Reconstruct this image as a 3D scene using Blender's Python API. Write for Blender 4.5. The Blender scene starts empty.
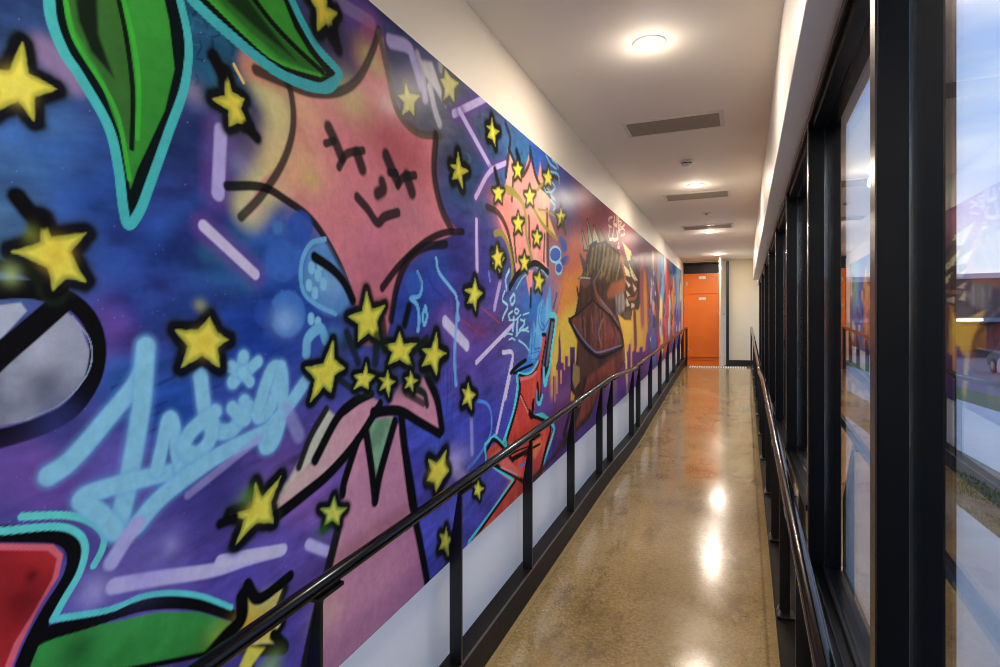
import bpy, math, random
import numpy as np
from mathutils import Vector

SC = bpy.context.scene
# ------------------------------------------------------------------ camera
EYE = 1.68                                   # lens height above the ramp underneath it
cd = bpy.data.cameras.new('camera'); cam = bpy.data.objects.new('camera', cd)
SC.collection.objects.link(cam); SC.camera = cam
cd.sensor_width = 36; cd.lens = 21.6; cd.clip_start = 0.02; cd.clip_end = 400
YAW = math.atan(243/600.0)
cam.location = (0, 0, EYE); cam.rotation_euler = (math.pi/2, 0, YAW)
# ------------------------------------------------------------------ exposure
vs = SC.view_settings
vs.view_transform = 'Standard'; vs.look = 'None'; vs.gamma = 1.0; vs.use_curve_mapping = False
vs.exposure = 0.26
try:
    SC.cycles.max_bounces = 10; SC.cycles.diffuse_bounces = 5; SC.cycles.glossy_bounces = 5
    SC.cycles.transparent_max_bounces = 24; SC.cycles.sample_clamp_indirect = 6; SC.cycles.filter_width = 1.0
except Exception: pass
# ------------------------------------------------------------------ dusk sky
W = bpy.data.worlds.new('dusk_sky'); SC.world = W; W.use_nodes = True
nt = W.node_tree; nt.nodes.clear()
def nn(t, typ, **kw):
    n = t.nodes.new(typ)
    for k, v in kw.items(): setattr(n, k, v)
    return n
def ramp(t, fac, stops):
    r = nn(t, 'ShaderNodeValToRGB'); e = r.color_ramp.elements
    while len(e) < len(stops): e.new(0.5)
    for k, (p, c) in enumerate(stops):
        e[k].position = p; e[k].color = (c[0], c[1], c[2], 1)
    t.links.new(fac, r.inputs[0]); return r
geo = nn(nt, 'ShaderNodeTexCoord')
sep = nn(nt, 'ShaderNodeSeparateXYZ'); nt.links.new(geo.outputs['Generated'], sep.inputs[0])
grad = ramp(nt, sep.outputs[2], [(0.0, (.16,.17,.20)), (0.02, (.86,.62,.62)), (0.07, (.62,.66,.82)), (0.22, (.30,.46,.80)), (0.6, (.25,.40,.74))])
mp = nn(nt, 'ShaderNodeMapping'); mp.inputs['Scale'].default_value = (1.2, 1.2, 5.5); mp.inputs['Rotation'].default_value = (0, .18, 0)
nt.links.new(geo.outputs['Generated'], mp.inputs[0])
no = nn(nt, 'ShaderNodeTexNoise'); no.inputs['Scale'].default_value = 1.7; no.inputs['Detail'].default_value = 7; no.inputs['Roughness'].default_value = .55
nt.links.new(mp.outputs[0], no.inputs['Vector'])
cm = ramp(nt, no.outputs[0], [(0.43, (0,0,0)), (0.70, (1,1,1))])
mx = nn(nt, 'ShaderNodeMixRGB'); nt.links.new(cm.outputs[0], mx.inputs[0]); nt.links.new(grad.outputs[0], mx.inputs[1])
mx.inputs[2].default_value = (.78, .83, .93, 1)
bg = nn(nt, 'ShaderNodeBackground'); bg.inputs[1].default_value = 1.62
nt.links.new(mx.outputs[0], bg.inputs[0])
wo = nn(nt, 'ShaderNodeOutputWorld'); nt.links.new(bg.outputs[0], wo.inputs[0])
DOWNLIGHT_W = 18.5

# ------------------------------------------------------------------ helpers
def lin(c):
    return tuple(((v/255.0)/12.92 if v/255.0 <= .04045 else ((v/255.0+.055)/1.055)**2.4) for v in c)
def mat(name, rgb, rough=.5, metal=0., spec=.5, noise=None, bump=0., coat=0.):
    m = bpy.data.materials.new(name); m.use_nodes = True
    t = m.node_tree; b = t.nodes['Principled BSDF']
    c = lin(rgb); b.inputs['Base Color'].default_value = (*c, 1)
    b.inputs['Roughness'].default_value = rough; b.inputs['Metallic'].default_value = metal
    b.inputs['Specular IOR Level'].default_value = spec
    if coat: b.inputs['Coat Weight'].default_value = coat; b.inputs['Coat Roughness'].default_value = .12
    if noise or bump:
        tc = nn(t, 'ShaderNodeTexCoord'); n = nn(t, 'ShaderNodeTexNoise')
        n.inputs['Scale'].default_value = noise[0] if noise else 30; n.inputs['Detail'].default_value = 5
        t.links.new(tc.outputs['Object'], n.inputs['Vector'])
        if noise:
            k = noise[1]
            r = ramp(t, n.outputs[0], [(.3, tuple(x*(1-k) for x in c)), (.7, tuple(min(1, x*(1+k)) for x in c))])
            t.links.new(r.outputs[0], b.inputs['Base Color'])
        if bump:
            bp = nn(t, 'ShaderNodeBump'); bp.inputs['Strength'].default_value = bump; bp.inputs['Distance'].default_value = .01
            t.links.new(n.outputs[0], bp.inputs['Height']); t.links.new(bp.outputs[0], b.inputs['Normal'])
    return m
def emit(name, rgb, s):
    m = bpy.data.materials.new(name); m.use_nodes = True; t = m.node_tree; t.nodes.clear()
    e = nn(t, 'ShaderNodeEmission'); e.inputs[0].default_value = (*lin(rgb), 1); e.inputs[1].default_value = s
    o = nn(t, 'ShaderNodeOutputMaterial'); t.links.new(e.outputs[0], o.inputs[0]); return m

class MB:
    def __init__(s): s.v = []; s.f = []
    def add(s, vs_, fs):
        b = len(s.v); s.v += [tuple(v) for v in vs_]; s.f += [tuple(b+i for i in f) for f in fs]; return s
    def box(s, x0, x1, y0, y1, z0, z1):
        return s.add([(x0,y0,z0),(x1,y0,z0),(x1,y1,z0),(x0,y1,z0),(x0,y0,z1),(x1,y0,z1),(x1,y1,z1),(x0,y1,z1)],
                     [(3,2,1,0),(4,5,6,7),(0,1,5,4),(1,2,6,5),(2,3,7,6),(3,0,4,7)])
    def prism(s, poly, axis, a, b):               # poly in the two other axes, counter-clockwise
        n = len(poly)
        def pt(p, w):
            if axis == 'x': return (w, p[0], p[1])
            if axis == 'y': return (p[0], w, p[1])
            return (p[0], p[1], w)
        return s.add([pt(p,a) for p in poly]+[pt(p,b) for p in poly],
                     [tuple(range(n-1,-1,-1)), tuple(range(n,2*n))]+[(i,(i+1)%n,n+(i+1)%n,n+i) for i in range(n)])
    def strip(s, x0, x1, ys, zlo, zhi):            # a beam between x0 and x1 following zlo(y)..zhi(y)
        vs_ = []; fs = []
        for y in ys: vs_ += [(x0,y,zlo(y)),(x1,y,zlo(y)),(x1,y,zhi(y)),(x0,y,zhi(y))]
        for k in range(len(ys)-1):
            a = 4*k
            for i in range(4): fs.append((a+i, a+(i+1)%4, a+4+(i+1)%4, a+4+i))
        fs += [(3,2,1,0), tuple(4*(len(ys)-1)+i for i in range(4))]
        return s.add(vs_, fs)
    def tube(s, pts, r, n=16):
        P = [Vector(p) for p in pts]; vs_ = []; fs = []
        for k, p in enumerate(P):
            t = (P[min(k+1,len(P)-1)]-P[max(k-1,0)]).normalized()
            ref = Vector((1,0,0)) if abs(t.x) < .9 else Vector((0,0,1))
            u = t.cross(ref).normalized(); w = t.cross(u)
            for i in range(n):
                a = 2*math.pi*i/n; vs_.append(p+u*r*math.cos(a)+w*r*math.sin(a))
        for k in range(len(P)-1):
            for i in range(n):
                fs.append((k*n+i, k*n+(i+1)%n, (k+1)*n+(i+1)%n, (k+1)*n+i))
        fs += [tuple(range(n-1,-1,-1)), tuple((len(P)-1)*n+i for i in range(n))]
        return s.add(vs_, fs)
    def lathe(s, prof, c, n=40):                   # prof [(r,z)], closed at both ends when r>0
        vs_ = []; fs = []
        for r, z in prof:
            for i in range(n):
                a = 2*math.pi*i/n; vs_.append((c[0]+r*math.cos(a), c[1]+r*math.sin(a), c[2]+z))
        for k in range(len(prof)-1):
            for i in range(n): fs.append((k*n+i, k*n+(i+1)%n, (k+1)*n+(i+1)%n, (k+1)*n+i))
        fs += [tuple(range(n-1,-1,-1)), tuple((len(prof)-1)*n+i for i in range(n))]
        return s.add(vs_, fs)
    def build(s, name, m, parent=None, bevel=0., smooth=False, origin=None):
        me = bpy.data.meshes.new(name)
        o0 = Vector(origin) if origin is not None else Vector((0,0,0))
        me.from_pydata([tuple(Vector(v)-o0) for v in s.v], [], s.f); me.update()
        import bmesh
        bm = bmesh.new(); bm.from_mesh(me); bmesh.ops.recalc_face_normals(bm, faces=bm.faces); bm.to_mesh(me); bm.free()
        if smooth:
            me.polygons.foreach_set('use_smooth', [True]*len(me.polygons))
        me.materials.append(m)
        o = bpy.data.objects.new(name, me); SC.collection.objects.link(o)
        if origin is not None: o.location = o0
        if parent is not None:
            o.parent = parent
            o.location = o0 - parent.location if origin is None else o0 - Vector(parent.location)
            if origin is None: o.location = -Vector(parent.location)
        if bevel:
            bv = o.modifiers.new('bevel', 'BEVEL'); bv.width = bevel; bv.segments = 2; bv.limit_method = 'ANGLE'
        if smooth:
            try:
                me.set_sharp_from_angle(angle=math.radians(40))
            except Exception: pass
        return o
def thing(name, loc, label, cat, group=None):
    o = bpy.data.objects.new(name, None); SC.collection.objects.link(o); o.location = loc
    o.empty_display_size = .1
    return tag(o, label, cat, group)
def tag(o, label, cat, group=None, kind=None):
    o['label'] = label; o['category'] = cat
    if group: o['group'] = group
    if kind: o['kind'] = kind
    return o
def struct(o): o['kind'] = 'structure'; return o
def copy_tree(root, loc, label):
    def cp(o, par):
        c = o.copy(); SC.collection.objects.link(c)
        if par is not None: c.parent = par
        for ch in o.children: cp(ch, c)
        return c
    c = cp(root, None); c.location = loc; c['label'] = label
    return c

# ------------------------------------------------------------------ levels of the place
FZ_P = [(-9, -.6975), (5.2, .403), (6.35, .432), (12.2, 1.030), (20, 1.030)]
def fz(y):                                        # walking surface: ramp, landing, ramp, top landing (eased joints)
    w = .55; s = 0
    for k in range(-4, 5): s += float(np.interp(y+k*w/4, [q[0] for q in FZ_P], [q[1] for q in FZ_P]))
    return s/9
def rz(y):                                        # centre line of the handrails
    P = [(-7, .3625), (0, .905), (5.1, 1.298), (5.3, 1.306), (6.3, 1.312), (6.5, 1.342), (12.45, 1.79), (13, 1.8)]
    return float(np.interp(y, [p[0] for p in P], [p[1] for p in P]))
CEIL = EYE + 1.495
XL = -1.155                                       # left wall
YE = 13.0                                         # end wall
Y0 = -6.6                                         # behind the camera
M = {}
M['white'] = mat('white_paint', (232,229,223), .45, noise=(2.5,.02))
M['panel'] = mat('white_gloss_panel', (240,244,250), .2, spec=.5, noise=(1.5,.01))
M['wall'] = mat('warm_white_paint', (234,225,210), .5, spec=.35, noise=(1.5,.015))
M['ceil'] = mat('ceiling_paint', (246,240,230), .7, noise=(1.2,.012))
M['beige'] = mat('beige_paint', (218,206,180), .5, noise=(2,.02))
M['black'] = mat('black_powder_coat', (16,17,20), .32, spec=.5, noise=(40,.15))
M['rail'] = mat('black_gloss_rail', (8,8,9), .14, spec=.2)
M['kerb'] = mat('dark_bronze_steel', (22,16,13), .5, spec=.15, noise=(6,.2))
M['frame'] = mat('dark_anodised_frame', (6,8,12), .35, spec=.16, noise=(50,.1))
M['edge'] = mat('satin_frame_face', (120,104,86), .25, metal=.85, noise=(50,.1))
M['orange'] = mat('orange_laminate', (232,120,36), .25, spec=.5, noise=(3,.04))
M['dark'] = mat('dark_void', (28,22,20), .5, noise=(4,.3))
M['steel'] = mat('brushed_steel', (190,190,188), .3, metal=.9)
M['grille'] = mat('vent_grille_grey', (158,149,138), .5, noise=(20,.04))
M['plastic'] = mat('white_plastic', (225,220,212), .35)
# ------------------------------------------------------------------ polished concrete
def concrete_floor():
    m = bpy.data.materials.new('polished_concrete'); m.use_nodes = True; t = m.node_tree; b = t.nodes['Principled BSDF']
    tc = nn(t, 'ShaderNodeTexCoord')
    def noise(s, d, rough=.6, vec=None):
        n = nn(t, 'ShaderNodeTexNoise'); n.inputs['Scale'].default_value = s; n.inputs['Detail'].default_value = d; n.inputs['Roughness'].default_value = rough
        t.links.new(vec or tc.outputs['Object'], n.inputs['Vector']); return n
    def mix(f, a, c, typ='MIX'):
        x = nn(t, 'ShaderNodeMixRGB', blend_type=typ)
        for i, q in ((0, f), (1, a), (2, c)):
            if isinstance(q, (int, float)): x.inputs[i].default_value = q
            elif isinstance(q, tuple): x.inputs[i].default_value = (*q, 1)
            else: t.links.new(q, x.inputs[i])
        return x.outputs[0]
    big = noise(1.6, 6)
    base = ramp(t, big.outputs[0], [(.32, lin((138,112,66))), (.5, lin((170,143,92))), (.7, lin((192,167,118)))]).outputs[0]
    fine = noise(55, 4)
    base = mix(.35, base, ramp(t, fine.outputs[0], [(.35, lin((118,92,54))), (.65, lin((200,176,126)))]).outputs[0])
    # smeared darker patches left by the trowel
    mp_ = nn(t, 'ShaderNodeMapping'); mp_.inputs['Scale'].default_value = (3.0, 1.3, 1); t.links.new(tc.outputs['Object'], mp_.inputs[0])
    pt = noise(2.3, 9, .72, mp_.outputs[0])
    pm = ramp(t, pt.outputs[0], [(.53, (0,0,0)), (.62, (.5,.5,.5)), (.68, (0,0,0))]).outputs[0]
    base = mix(pm, base, lin((104,84,58)))
    # exposed aggregate: dark, rust and pale chips
    for sc_, lo, hi, col in ((62, .17, .24, (62,46,32)), (48, .12, .18, (220,204,172)), (100, .18, .26, (92,68,44))):
        vo = nn(t, 'ShaderNodeTexVoronoi'); vo.inputs['Scale'].default_value = sc_
        t.links.new(tc.outputs['Object'], vo.inputs['Vector'])
        k = ramp(t, vo.outputs['Distance'], [(lo, (.8,.8,.8)), (hi, (0,0,0))]).outputs[0]
        sel = ramp(t, vo.outputs['Color'], [(.55, (0,0,0)), (.6, (1,1,1))]).outputs[0]
        base = mix(mix(1., k, sel, 'MULTIPLY'), base, lin(col))
    # saw cut and pale margin along both kerbs
    sx = nn(t, 'ShaderNodeSeparateXYZ'); t.links.new(tc.outputs['Object'], sx.inputs[0])
    mr = nn(t, 'ShaderNodeMapRange'); mr.inputs[1].default_value = -1.07; mr.inputs[2].default_value = .151
    t.links.new(sx.outputs[0], mr.inputs[0])
    marg = ramp(t, mr.outputs[0], [(0, (.5,.5,.5)), (.022, (.5,.5,.5)), (.026, (0,0,0)), (.974, (0,0,0)), (.978, (.5,.5,.5)), (1, (.5,.5,.5))]).outputs[0]
    base = mix(marg, base, lin((168,142,96)))
    cut = ramp(t, mr.outputs[0], [(.022, (0,0,0)), (.025, (.45,.45,.45)), (.029, (0,0,0)), (.950, (0,0,0)), (.962, (.6,.6,.6)), (.970, (0,0,0))]).outputs[0]
    base = mix(cut, base, lin((92,74,50)))
    t.links.new(base, b.inputs['Base Color'])
    rr = ramp(t, noise(5, 6).outputs[0], [(.3, (.13,)*3), (.7, (.22,)*3)])
    t.links.new(rr.outputs[0], b.inputs['Roughness'])
    b.inputs['Specular IOR Level'].default_value = .6
    b.inputs['Coat Weight'].default_value = .45; b.inputs['Coat Roughness'].default_value = .07
    bp = nn(t, 'ShaderNodeBump'); bp.inputs['Strength'].default_value = .05; bp.inputs['Distance'].default_value = .004
    t.links.new(noise(140, 2).outputs[0], bp.inputs['Height']); t.links.new(bp.outputs[0], b.inputs['Normal'])
    return m
M['floor'] = concrete_floor()
def glass_mat():
    m = bpy.data.materials.new('window_glass'); m.use_nodes = True; t = m.node_tree; t.nodes.clear()
    g = nn(t, 'ShaderNodeNewGeometry'); d = nn(t, 'ShaderNodeVectorMath', operation='DOT_PRODUCT')
    t.links.new(g.outputs['Normal'], d.inputs[0]); t.links.new(g.outputs['Incoming'], d.inputs[1])
    def mth(op, a, b=None):
        x = nn(t, 'ShaderNodeMath', operation=op)
        for i, q in ((0, a), (1, b)):
            if q is None: continue
            if isinstance(q, (int, float)): x.inputs[i].default_value = q
            else: t.links.new(q, x.inputs[i])
        return x.outputs[0]
    f = mth('ADD', mth('MULTIPLY', mth('POWER', mth('SUBTRACT', 1.0, mth('ABSOLUTE', d.outputs['Value'])), 5.0), .92), .08)
    tr = nn(t, 'ShaderNodeBsdfTransparent'); tr.inputs[0].default_value = (.95,.97,.97,1)
    gl = nn(t, 'ShaderNodeBsdfGlossy'); gl.inputs['Roughness'].default_value = 0.0; gl.inputs[0].default_value = (1,1,1,1)
    ms = nn(t, 'ShaderNodeMixShader'); t.links.new(f, ms.inputs[0]); t.links.new(tr.outputs[0], ms.inputs[1]); t.links.new(gl.outputs[0], ms.inputs[2])
    o = nn(t, 'ShaderNodeOutputMaterial'); t.links.new(ms.outputs[0], o.inputs[0]); return m
M['glass'] = glass_mat()
M['framegloss'] = mat('frame_front_face', (26,23,21), .26, spec=.6)
M['spandrel'] = mat('spandrel_panel', (16,16,18), .06, spec=.8)

# ------------------------------------------------------------------ the room shell
YS = [Y0, -3, 0, 2, 4]+[4.5+.1*k for k in range(26)]+[8, 10]+[11.6+.1*k for k in range(14)]+[14.1]
struct(MB().strip(-1.20, .27, YS, lambda y: fz(y)-.14, fz).build('floor', M['floor'], smooth=True))
struct(MB().box(XL-.12, XL, Y0, 14.1, -.9, CEIL+.15).build('wall_left', M['wall']))
lp = MB(); lp.strip(XL-.002, XL+.003, [y for y in YS if y < 12.45]+[12.48], lambda y: fz(y)+.15, lambda y: EYE-1.138+.0752*y)
struct(lp.build('trim_4', M['panel']))
struct(MB().box(XL-.12, .6, Y0, 14.1, CEIL, CEIL+.15).build('ceiling', M['ceil']))
struct(MB().box(XL-.12, .6, Y0-.12, Y0, -.9, CEIL+.15).build('wall_front', M['white']))
BK = EYE+.964                                     # underside of the bulkhead over the windows
bk = MB(); bk.prism([(.17, BK), (.272, BK), (.272, BK+.012), (.45, BK+.012), (.45, CEIL), (.17, CEIL)], 'y', Y0, 11.75)
struct(bk.build('trim_1', M['white'], bevel=.004))
struct(MB().prism([(.268, BK-.03), (.28, BK-.03), (.28, BK), (.268, BK)], 'y', Y0, 11.75).build('trim_2', M['framegloss']))
# end wall: painted part beside the doorway, header over it, closet behind the lockers
ew = MB(); ew.box(-.263, .6, YE, YE+.12, .4, CEIL); ew.box(-1.275, -.263, YE, YE+.12, EYE+1.463, CEIL)
struct(ew.build('wall_back', M['beige']))
cl = MB(); cl.box(-1.275, .6, 13.95, 14.1, .3, CEIL); cl.box(-.263, -.20, YE+.12, 14.0, .3, CEIL)
cl.box(-1.15, -.27, YE+.09, YE+.13, EYE+1.25, EYE+1.463)
struct(cl.build('wall_closet', M['dark']))
struct(MB().box(-.262, .26, YE-.016, YE, fz(13)+0, fz(13)+.115).build('baseboard_back', M['black'], bevel=.003))
# kerbs of folded dark steel
kb = MB()
kb.strip(-1.155, -1.07, [y for y in YS if y < 12.4]+[12.5, 12.75], lambda y: fz(y)-.05, lambda y: fz(y)+.150)
struct(kb.build('baseboard_left', M['kerb'], bevel=.004))
ke = MB(); ke.strip(-1.0725, -1.0655, [y for y in YS if y < 12.4]+[12.5, 12.75], lambda y: fz(y)+.144, lambda y: fz(y)+.1525)
struct(ke.build('trim_5', mat('kerb_edge_highlight', (96,90,86), .3, metal=.6)))  # paler strip added to stand for the highlight along the kerb edge
kr = MB(); kr.strip(.151, .30, [y for y in YS if y < 12.4]+[12.5, 12.98], lambda y: fz(y)-.05, lambda y: fz(y)+.022)
struct(kr.build('baseboard_right', M['kerb'], bevel=.003))

# ------------------------------------------------------------------ the window wall
def sill_z(n):
    return EYE-1.03 if n <= 1 else EYE-.775
HEAD = EYE+.90
MUL0, MULS, MW = 1.52, 1.444, .058
for i, n in enumerate(range(-5, 8)):
    ya = MUL0+MULS*(n-1)+MW if n > -5 else Y0     # bay between mullion n-1 and mullion n
    yb = min(MUL0+MULS*n, YE)
    sz = sill_z(n)
    fr = MB()
    fr.box(.285, .330, ya, yb, HEAD, BK+.012)                      # head, inside the glass line
    fr.box(.270, .285, ya, yb, HEAD+.03, BK-.03)
    fr.box(.338, .413, ya, yb, HEAD, BK+.012)                      # and outside it
    fr.box(.318, .330, ya, yb, sz+.004, sz+.024)                   # glazing bead
    fr.box(.338, .405, ya, yb, sz-.02, sz+.022)
    w = struct(fr.build('window_%d' % (i+1), M['frame'], bevel=.002))
    struct(MB().box(.331, .337, ya-.01, yb+.01, sz, HEAD+.02).build('pane', M['glass'], w))
    sl = MB(); sl.box(.262, .330, ya, yb, sz-.025, sz+.004); sl.box(.284, .289, ya, yb, sz+.004, sz+.009)
    struct(sl.build('sill', M['frame'], w, bevel=.002))
    struct(MB().box(.272, .41, ya, yb, -.75, sz-.025).build('spandrel', M['spandrel'], w))
    if yb < YE-.1:
        mu = MB(); mu.box(.271, .3305, yb, yb+MW, -.75, BK+.01)
        mu.box(.3375, .413, yb-.004, yb+MW+.004, -.75, BK+.01)
        mul = struct(mu.build('mullion', M['frame'], w, bevel=.002))
        c_ = struct(MB().box(.267, .271, yb+.002, yb+MW-.002, -.75, BK-.03).build('mullion_cap', M['framegloss'], mul))
        c_.location = (0,0,0)
struct(MB().box(.255, .42, 11.75, YE, BK-.0, CEIL).build('trim_3', M['white']))

# ------------------------------------------------------------------ balustrades
def rail_path(x, y0, y1):
    ys = [y0, 0, 2.5, 5.0, 5.06, 5.12, 5.2, 5.3, 5.5, 6.1, 6.3, 6.36, 6.42, 6.5, 6.56, 8.5, 10.5, 12.2, y1]
    return [(x, y, rz(y)) for y in ys]
def balustrade(side, posts, label, xr, xp0, xp1, yend):
    t = thing('handrail', (xr, 0, fz(0)), label, 'handrail')
    pts = rail_path(xr, -5.5, yend)
    e = pts[-1]
    MB().tube(pts+[(xr, yend+.02, e[2]-.006), (xr, yend+.03, e[2]-.03)], .021, 20).build('rail', M['rail'], t, smooth=True)
    inner = xp1 if side == 'l' else xp0
    outer = xp0 if side == 'l' else xp1
    for y in posts:
        zb = fz(y)+(.150 if side == 'l' else .022); zt = rz(y)-.034
        # flat bar, tapering over its top fifth towards the rail
        k = .25*(outer-inner)
        poly = [(outer, zb), (inner, zb), (inner, zt), (inner+k, zt), (outer, zt-.24)]
        p = MB().prism(poly, 'y', y-.007, y+.007).build('post', M['black'], t, bevel=.0015)
        sd = MB(); s_ = (rz(y+.05)-rz(y-.05))/.1
        x_ = xr
        sd.add([(x_-.018, y-.055, zt-.055*s_), (x_+.018, y-.055, zt-.055*s_), (x_+.018, y+.055, zt+.055*s_), (x_-.018, y+.055, zt+.055*s_),
                (x_-.018, y-.055, zt-.055*s_+.010), (x_+.018, y-.055, zt-.055*s_+.010), (x_+.018, y+.055, zt+.055*s_+.010), (x_-.018, y+.055, zt+.055*s_+.010)],
               [(3,2,1,0),(4,5,6,7),(0,1,5,4),(1,2,6,5),(2,3,7,6),(3,0,4,7)])
        sd.box(x_-.004, x_+.004, y-.03, y+.03, zt+.004, zt+.022)
        s = sd.build('saddle_plate', M['black'], p); s.location = (0,0,0)
        if side == 'r':
            bp_ = MB(); bp_.box(xp0-.012, xp1+.02, y-.05, y+.05, zb-.004, zb+.010)
            b_ = bp_.build('base_plate', M['black'], p, bevel=.002); b_.location = (0,0,0)
            for dy in (-.034, .034):
                bo = MB(); bo.lathe([(.011, 0), (.011, .004), (.0085, .004), (.0085, .014), (.004, .014), (.004, .024)], (xp0+.0, y+dy, zb+.010), 12)
                q = bo.build('bolt', M['steel'], p); q.location = (0,0,0)
    return t
LP = [-.43, .45, 1.337, 2.22, 3.106, 3.995, 4.878, 5.30, 6.41, 6.84, 7.78, 8.73, 9.64, 10.6, 11.4, 12.15]
hl = balustrade('l', LP, 'black gloss handrail on flat tapered posts standing on the kerb below the mural', -1.052, -1.121, -1.067, 12.6)
MB().box(-1.075, -1.035, 12.585, 12.625, fz(12.6), rz(12.6)+.0).build('end_post', M['black'], hl, bevel=.003)
RP = [-.9, .25, 1.30, 2.31, 3.30, 4.25, 5.2, 6.35, 7.3, 8.25, 9.2, 10.1, 11.0, 11.9]
hr = balustrade('r', RP, 'black gloss handrail on bolted flat posts along the tall windows', .152, .168, .216, 12.75)
MB().box(.135, .170, 12.735, 12.772, fz(12.7), rz(12.75)).build('end_post', M['black'], hr, bevel=.003)

# ------------------------------------------------------------------ ceiling fittings
lens_m = emit('downlight_lens', (255,238,212), 14.0)
def downlight(x, y, label):
    t = thing('downlight', (x, y, CEIL), label, 'ceiling light', 'round downlights along the ceiling')
    MB().lathe([(.085, 0), (.085, -.004), (.078, -.008), (.066, -.008), (.064, -.003), (.064, 0)], (x, y, CEIL), 40).build('trim_ring', M['plastic'], t, smooth=True)
    MB().lathe([(.066, -.001), (.066, -.009), (.055, -.011)], (x, y, CEIL), 36).build('lens', lens_m, t)
    L = bpy.data.lights.new('downlight_lamp', 'AREA'); L.shape = 'DISK'; L.size = .12; L.energy = DOWNLIGHT_W; L.color = (1.0, .86, .70)
    lo = bpy.data.objects.new('lamp', L); SC.collection.objects.link(lo); lo.parent = t; lo.location = (0, 0, -.012)
    L2 = bpy.data.lights.new('ceiling_fill', 'POINT'); L2.shadow_soft_size = .05; L2.energy = DOWNLIGHT_W*.10; L2.color = (1.0, .86, .70)  # added unseen point light below the lens, brightens the ceiling
    l2 = bpy.data.objects.new('fill_lamp', L2); SC.collection.objects.link(l2); l2.parent = t; l2.location = (0, 0, -.12)
    return t
d1 = downlight(-.447, 3.15, 'largest and brightest round downlight, nearest the viewer, in front of the first ceiling vent')
for y, lb in ((6.34, 'second round downlight along, just in front of the middle ceiling vent'),
              (9.31, 'third round downlight along, just beyond the farthest ceiling vent'),
              (12.0, 'farthest round downlight, close to the orange lockers and the open door'),
              (.15, 'round downlight overhead, out of the photo above the first part of the ramp'),
              (-2.4, 'round downlight behind the viewpoint over the lower ramp'), (-5.2, 'round downlight at the very foot of the ramp, far behind the viewpoint')):
    copy_tree(d1, (-.44, y, CEIL), lb)
def vent(y, label):
    x0, x1, h = -.775, -.150, .135
    t = thing('air_vent', ((x0+x1)/2, y, CEIL), label, 'air vent', 'slatted ceiling vents')
    f = MB()
    f.box(x0-.03, x1+.03, y-h-.03, y-h, CEIL-.007, CEIL); f.box(x0-.03, x1+.03, y+h, y+h+.03, CEIL-.007, CEIL)
    f.box(x0-.03, x0, y-h, y+h, CEIL-.007, CEIL); f.box(x1, x1+.03, y-h, y+h, CEIL-.007, CEIL)
    f.build('frame', M['plastic'], t, bevel=.002)
    MB().box(x0, x1, y-h, y+h, CEIL-.0015, CEIL).build('backing', M['kerb'], t)
    for k in range(9):
        yy = y-h+.004+k*.0300
        s = MB(); s.prism([(yy, CEIL-.003), (yy+.027, CEIL-.009), (yy+.029, CEIL-.007), (yy+.003, CEIL-.001)], 'x', x0, x1)
        s.build('slat', M['grille'], t)
    return t
v1 = vent(4.44, 'largest slatted ceiling vent, between the nearest downlight and the smoke detector')
vx = (-.4625)
copy_tree(v1, (vx, 6.82, CEIL), 'middle slatted ceiling vent, right behind the second downlight')
copy_tree(v1, (vx, 8.88, CEIL), 'farthest slatted ceiling vent, just before the third downlight')
t = thing('smoke_detector', (-.453, 5.43, CEIL), 'small white smoke detector on the ceiling between the first and middle vents', 'smoke detector')
MB().lathe([(.058, 0), (.058, -.010), (.052, -.016)], (-.453, 5.43, CEIL), 32).build('base', M['plastic'], t, smooth=True)
MB().lathe([(.040, -.016), (.042, -.028), (.034, -.042), (.02, -.046)], (-.453, 5.43, CEIL), 32).build('sensor_head', M['plastic'], t, smooth=True)
MB().lathe([(.043, -.018), (.043, -.025)], (-.453, 5.43, CEIL), 32).build('vent_slot', M['dark'], t)
t = thing('ceiling_sensor', (-.42, 7.86, CEIL), 'flat pale ceiling sensor between the middle and farthest vents', 'sensor')
MB().lathe([(.055, 0), (.055, -.005), (.045, -.010)], (-.42, 7.86, CEIL), 32).build('base', M['plastic'], t, smooth=True)
MB().lathe([(.022, -.010), (.020, -.020), (.010, -.026)], (-.42, 7.86, CEIL), 24).build('lens', M['grille'], t, smooth=True)

# ------------------------------------------------------------------ orange lockers, open door, tactile studs
E = EYE
lk = thing('locker', (-.79, 13.3, fz(13)), 'tall orange locker unit with two doors in the recess at the corridor end', 'locker')
xa, xb, yf = -1.148, -.335, 13.06
b = MB(); b.box(xa, xb, yf+.02, 13.5, fz(13)+.10, E+1.243); b.build('body', M['orange'], lk)
MB().box(xa, xb, yf+.03, 13.48, fz(13), fz(13)+.10).build('plinth', M['orange'], lk)
m_lab = mat('white_label_plate', (224,222,214), .35)
for z0, z1 in ((E+.823, E+1.238), (E-.49, E+.803)):
    dr = MB().box(xa+.006, xb-.004, yf, yf+.02, z0, z1).build('door', M['orange'], lk, bevel=.003)
    lx = -.78
    q = MB().box(lx-.068, lx+.068, yf-.004, yf, z1-.115, z1-.055).build('label_plate', m_lab, dr, bevel=.002); q.location = (0,0,0)
    q = MB().box(xa+.045, xa+.075, yf-.012, yf, (z0+z1)/2-.03 if z1 > E+1 else z1-.30, (z0+z1)/2+.04 if z1 > E+1 else z1-.23).build('lock', M['steel'], dr, bevel=.003); q.location = (0,0,0)
    if z1 < E+1:
        q = MB().box(xa+.05, xa+.10, yf-.012, yf, z0+.15, z0+.18).build('catch', M['steel'], dr, bevel=.003); q.location = (0,0,0)
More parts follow.
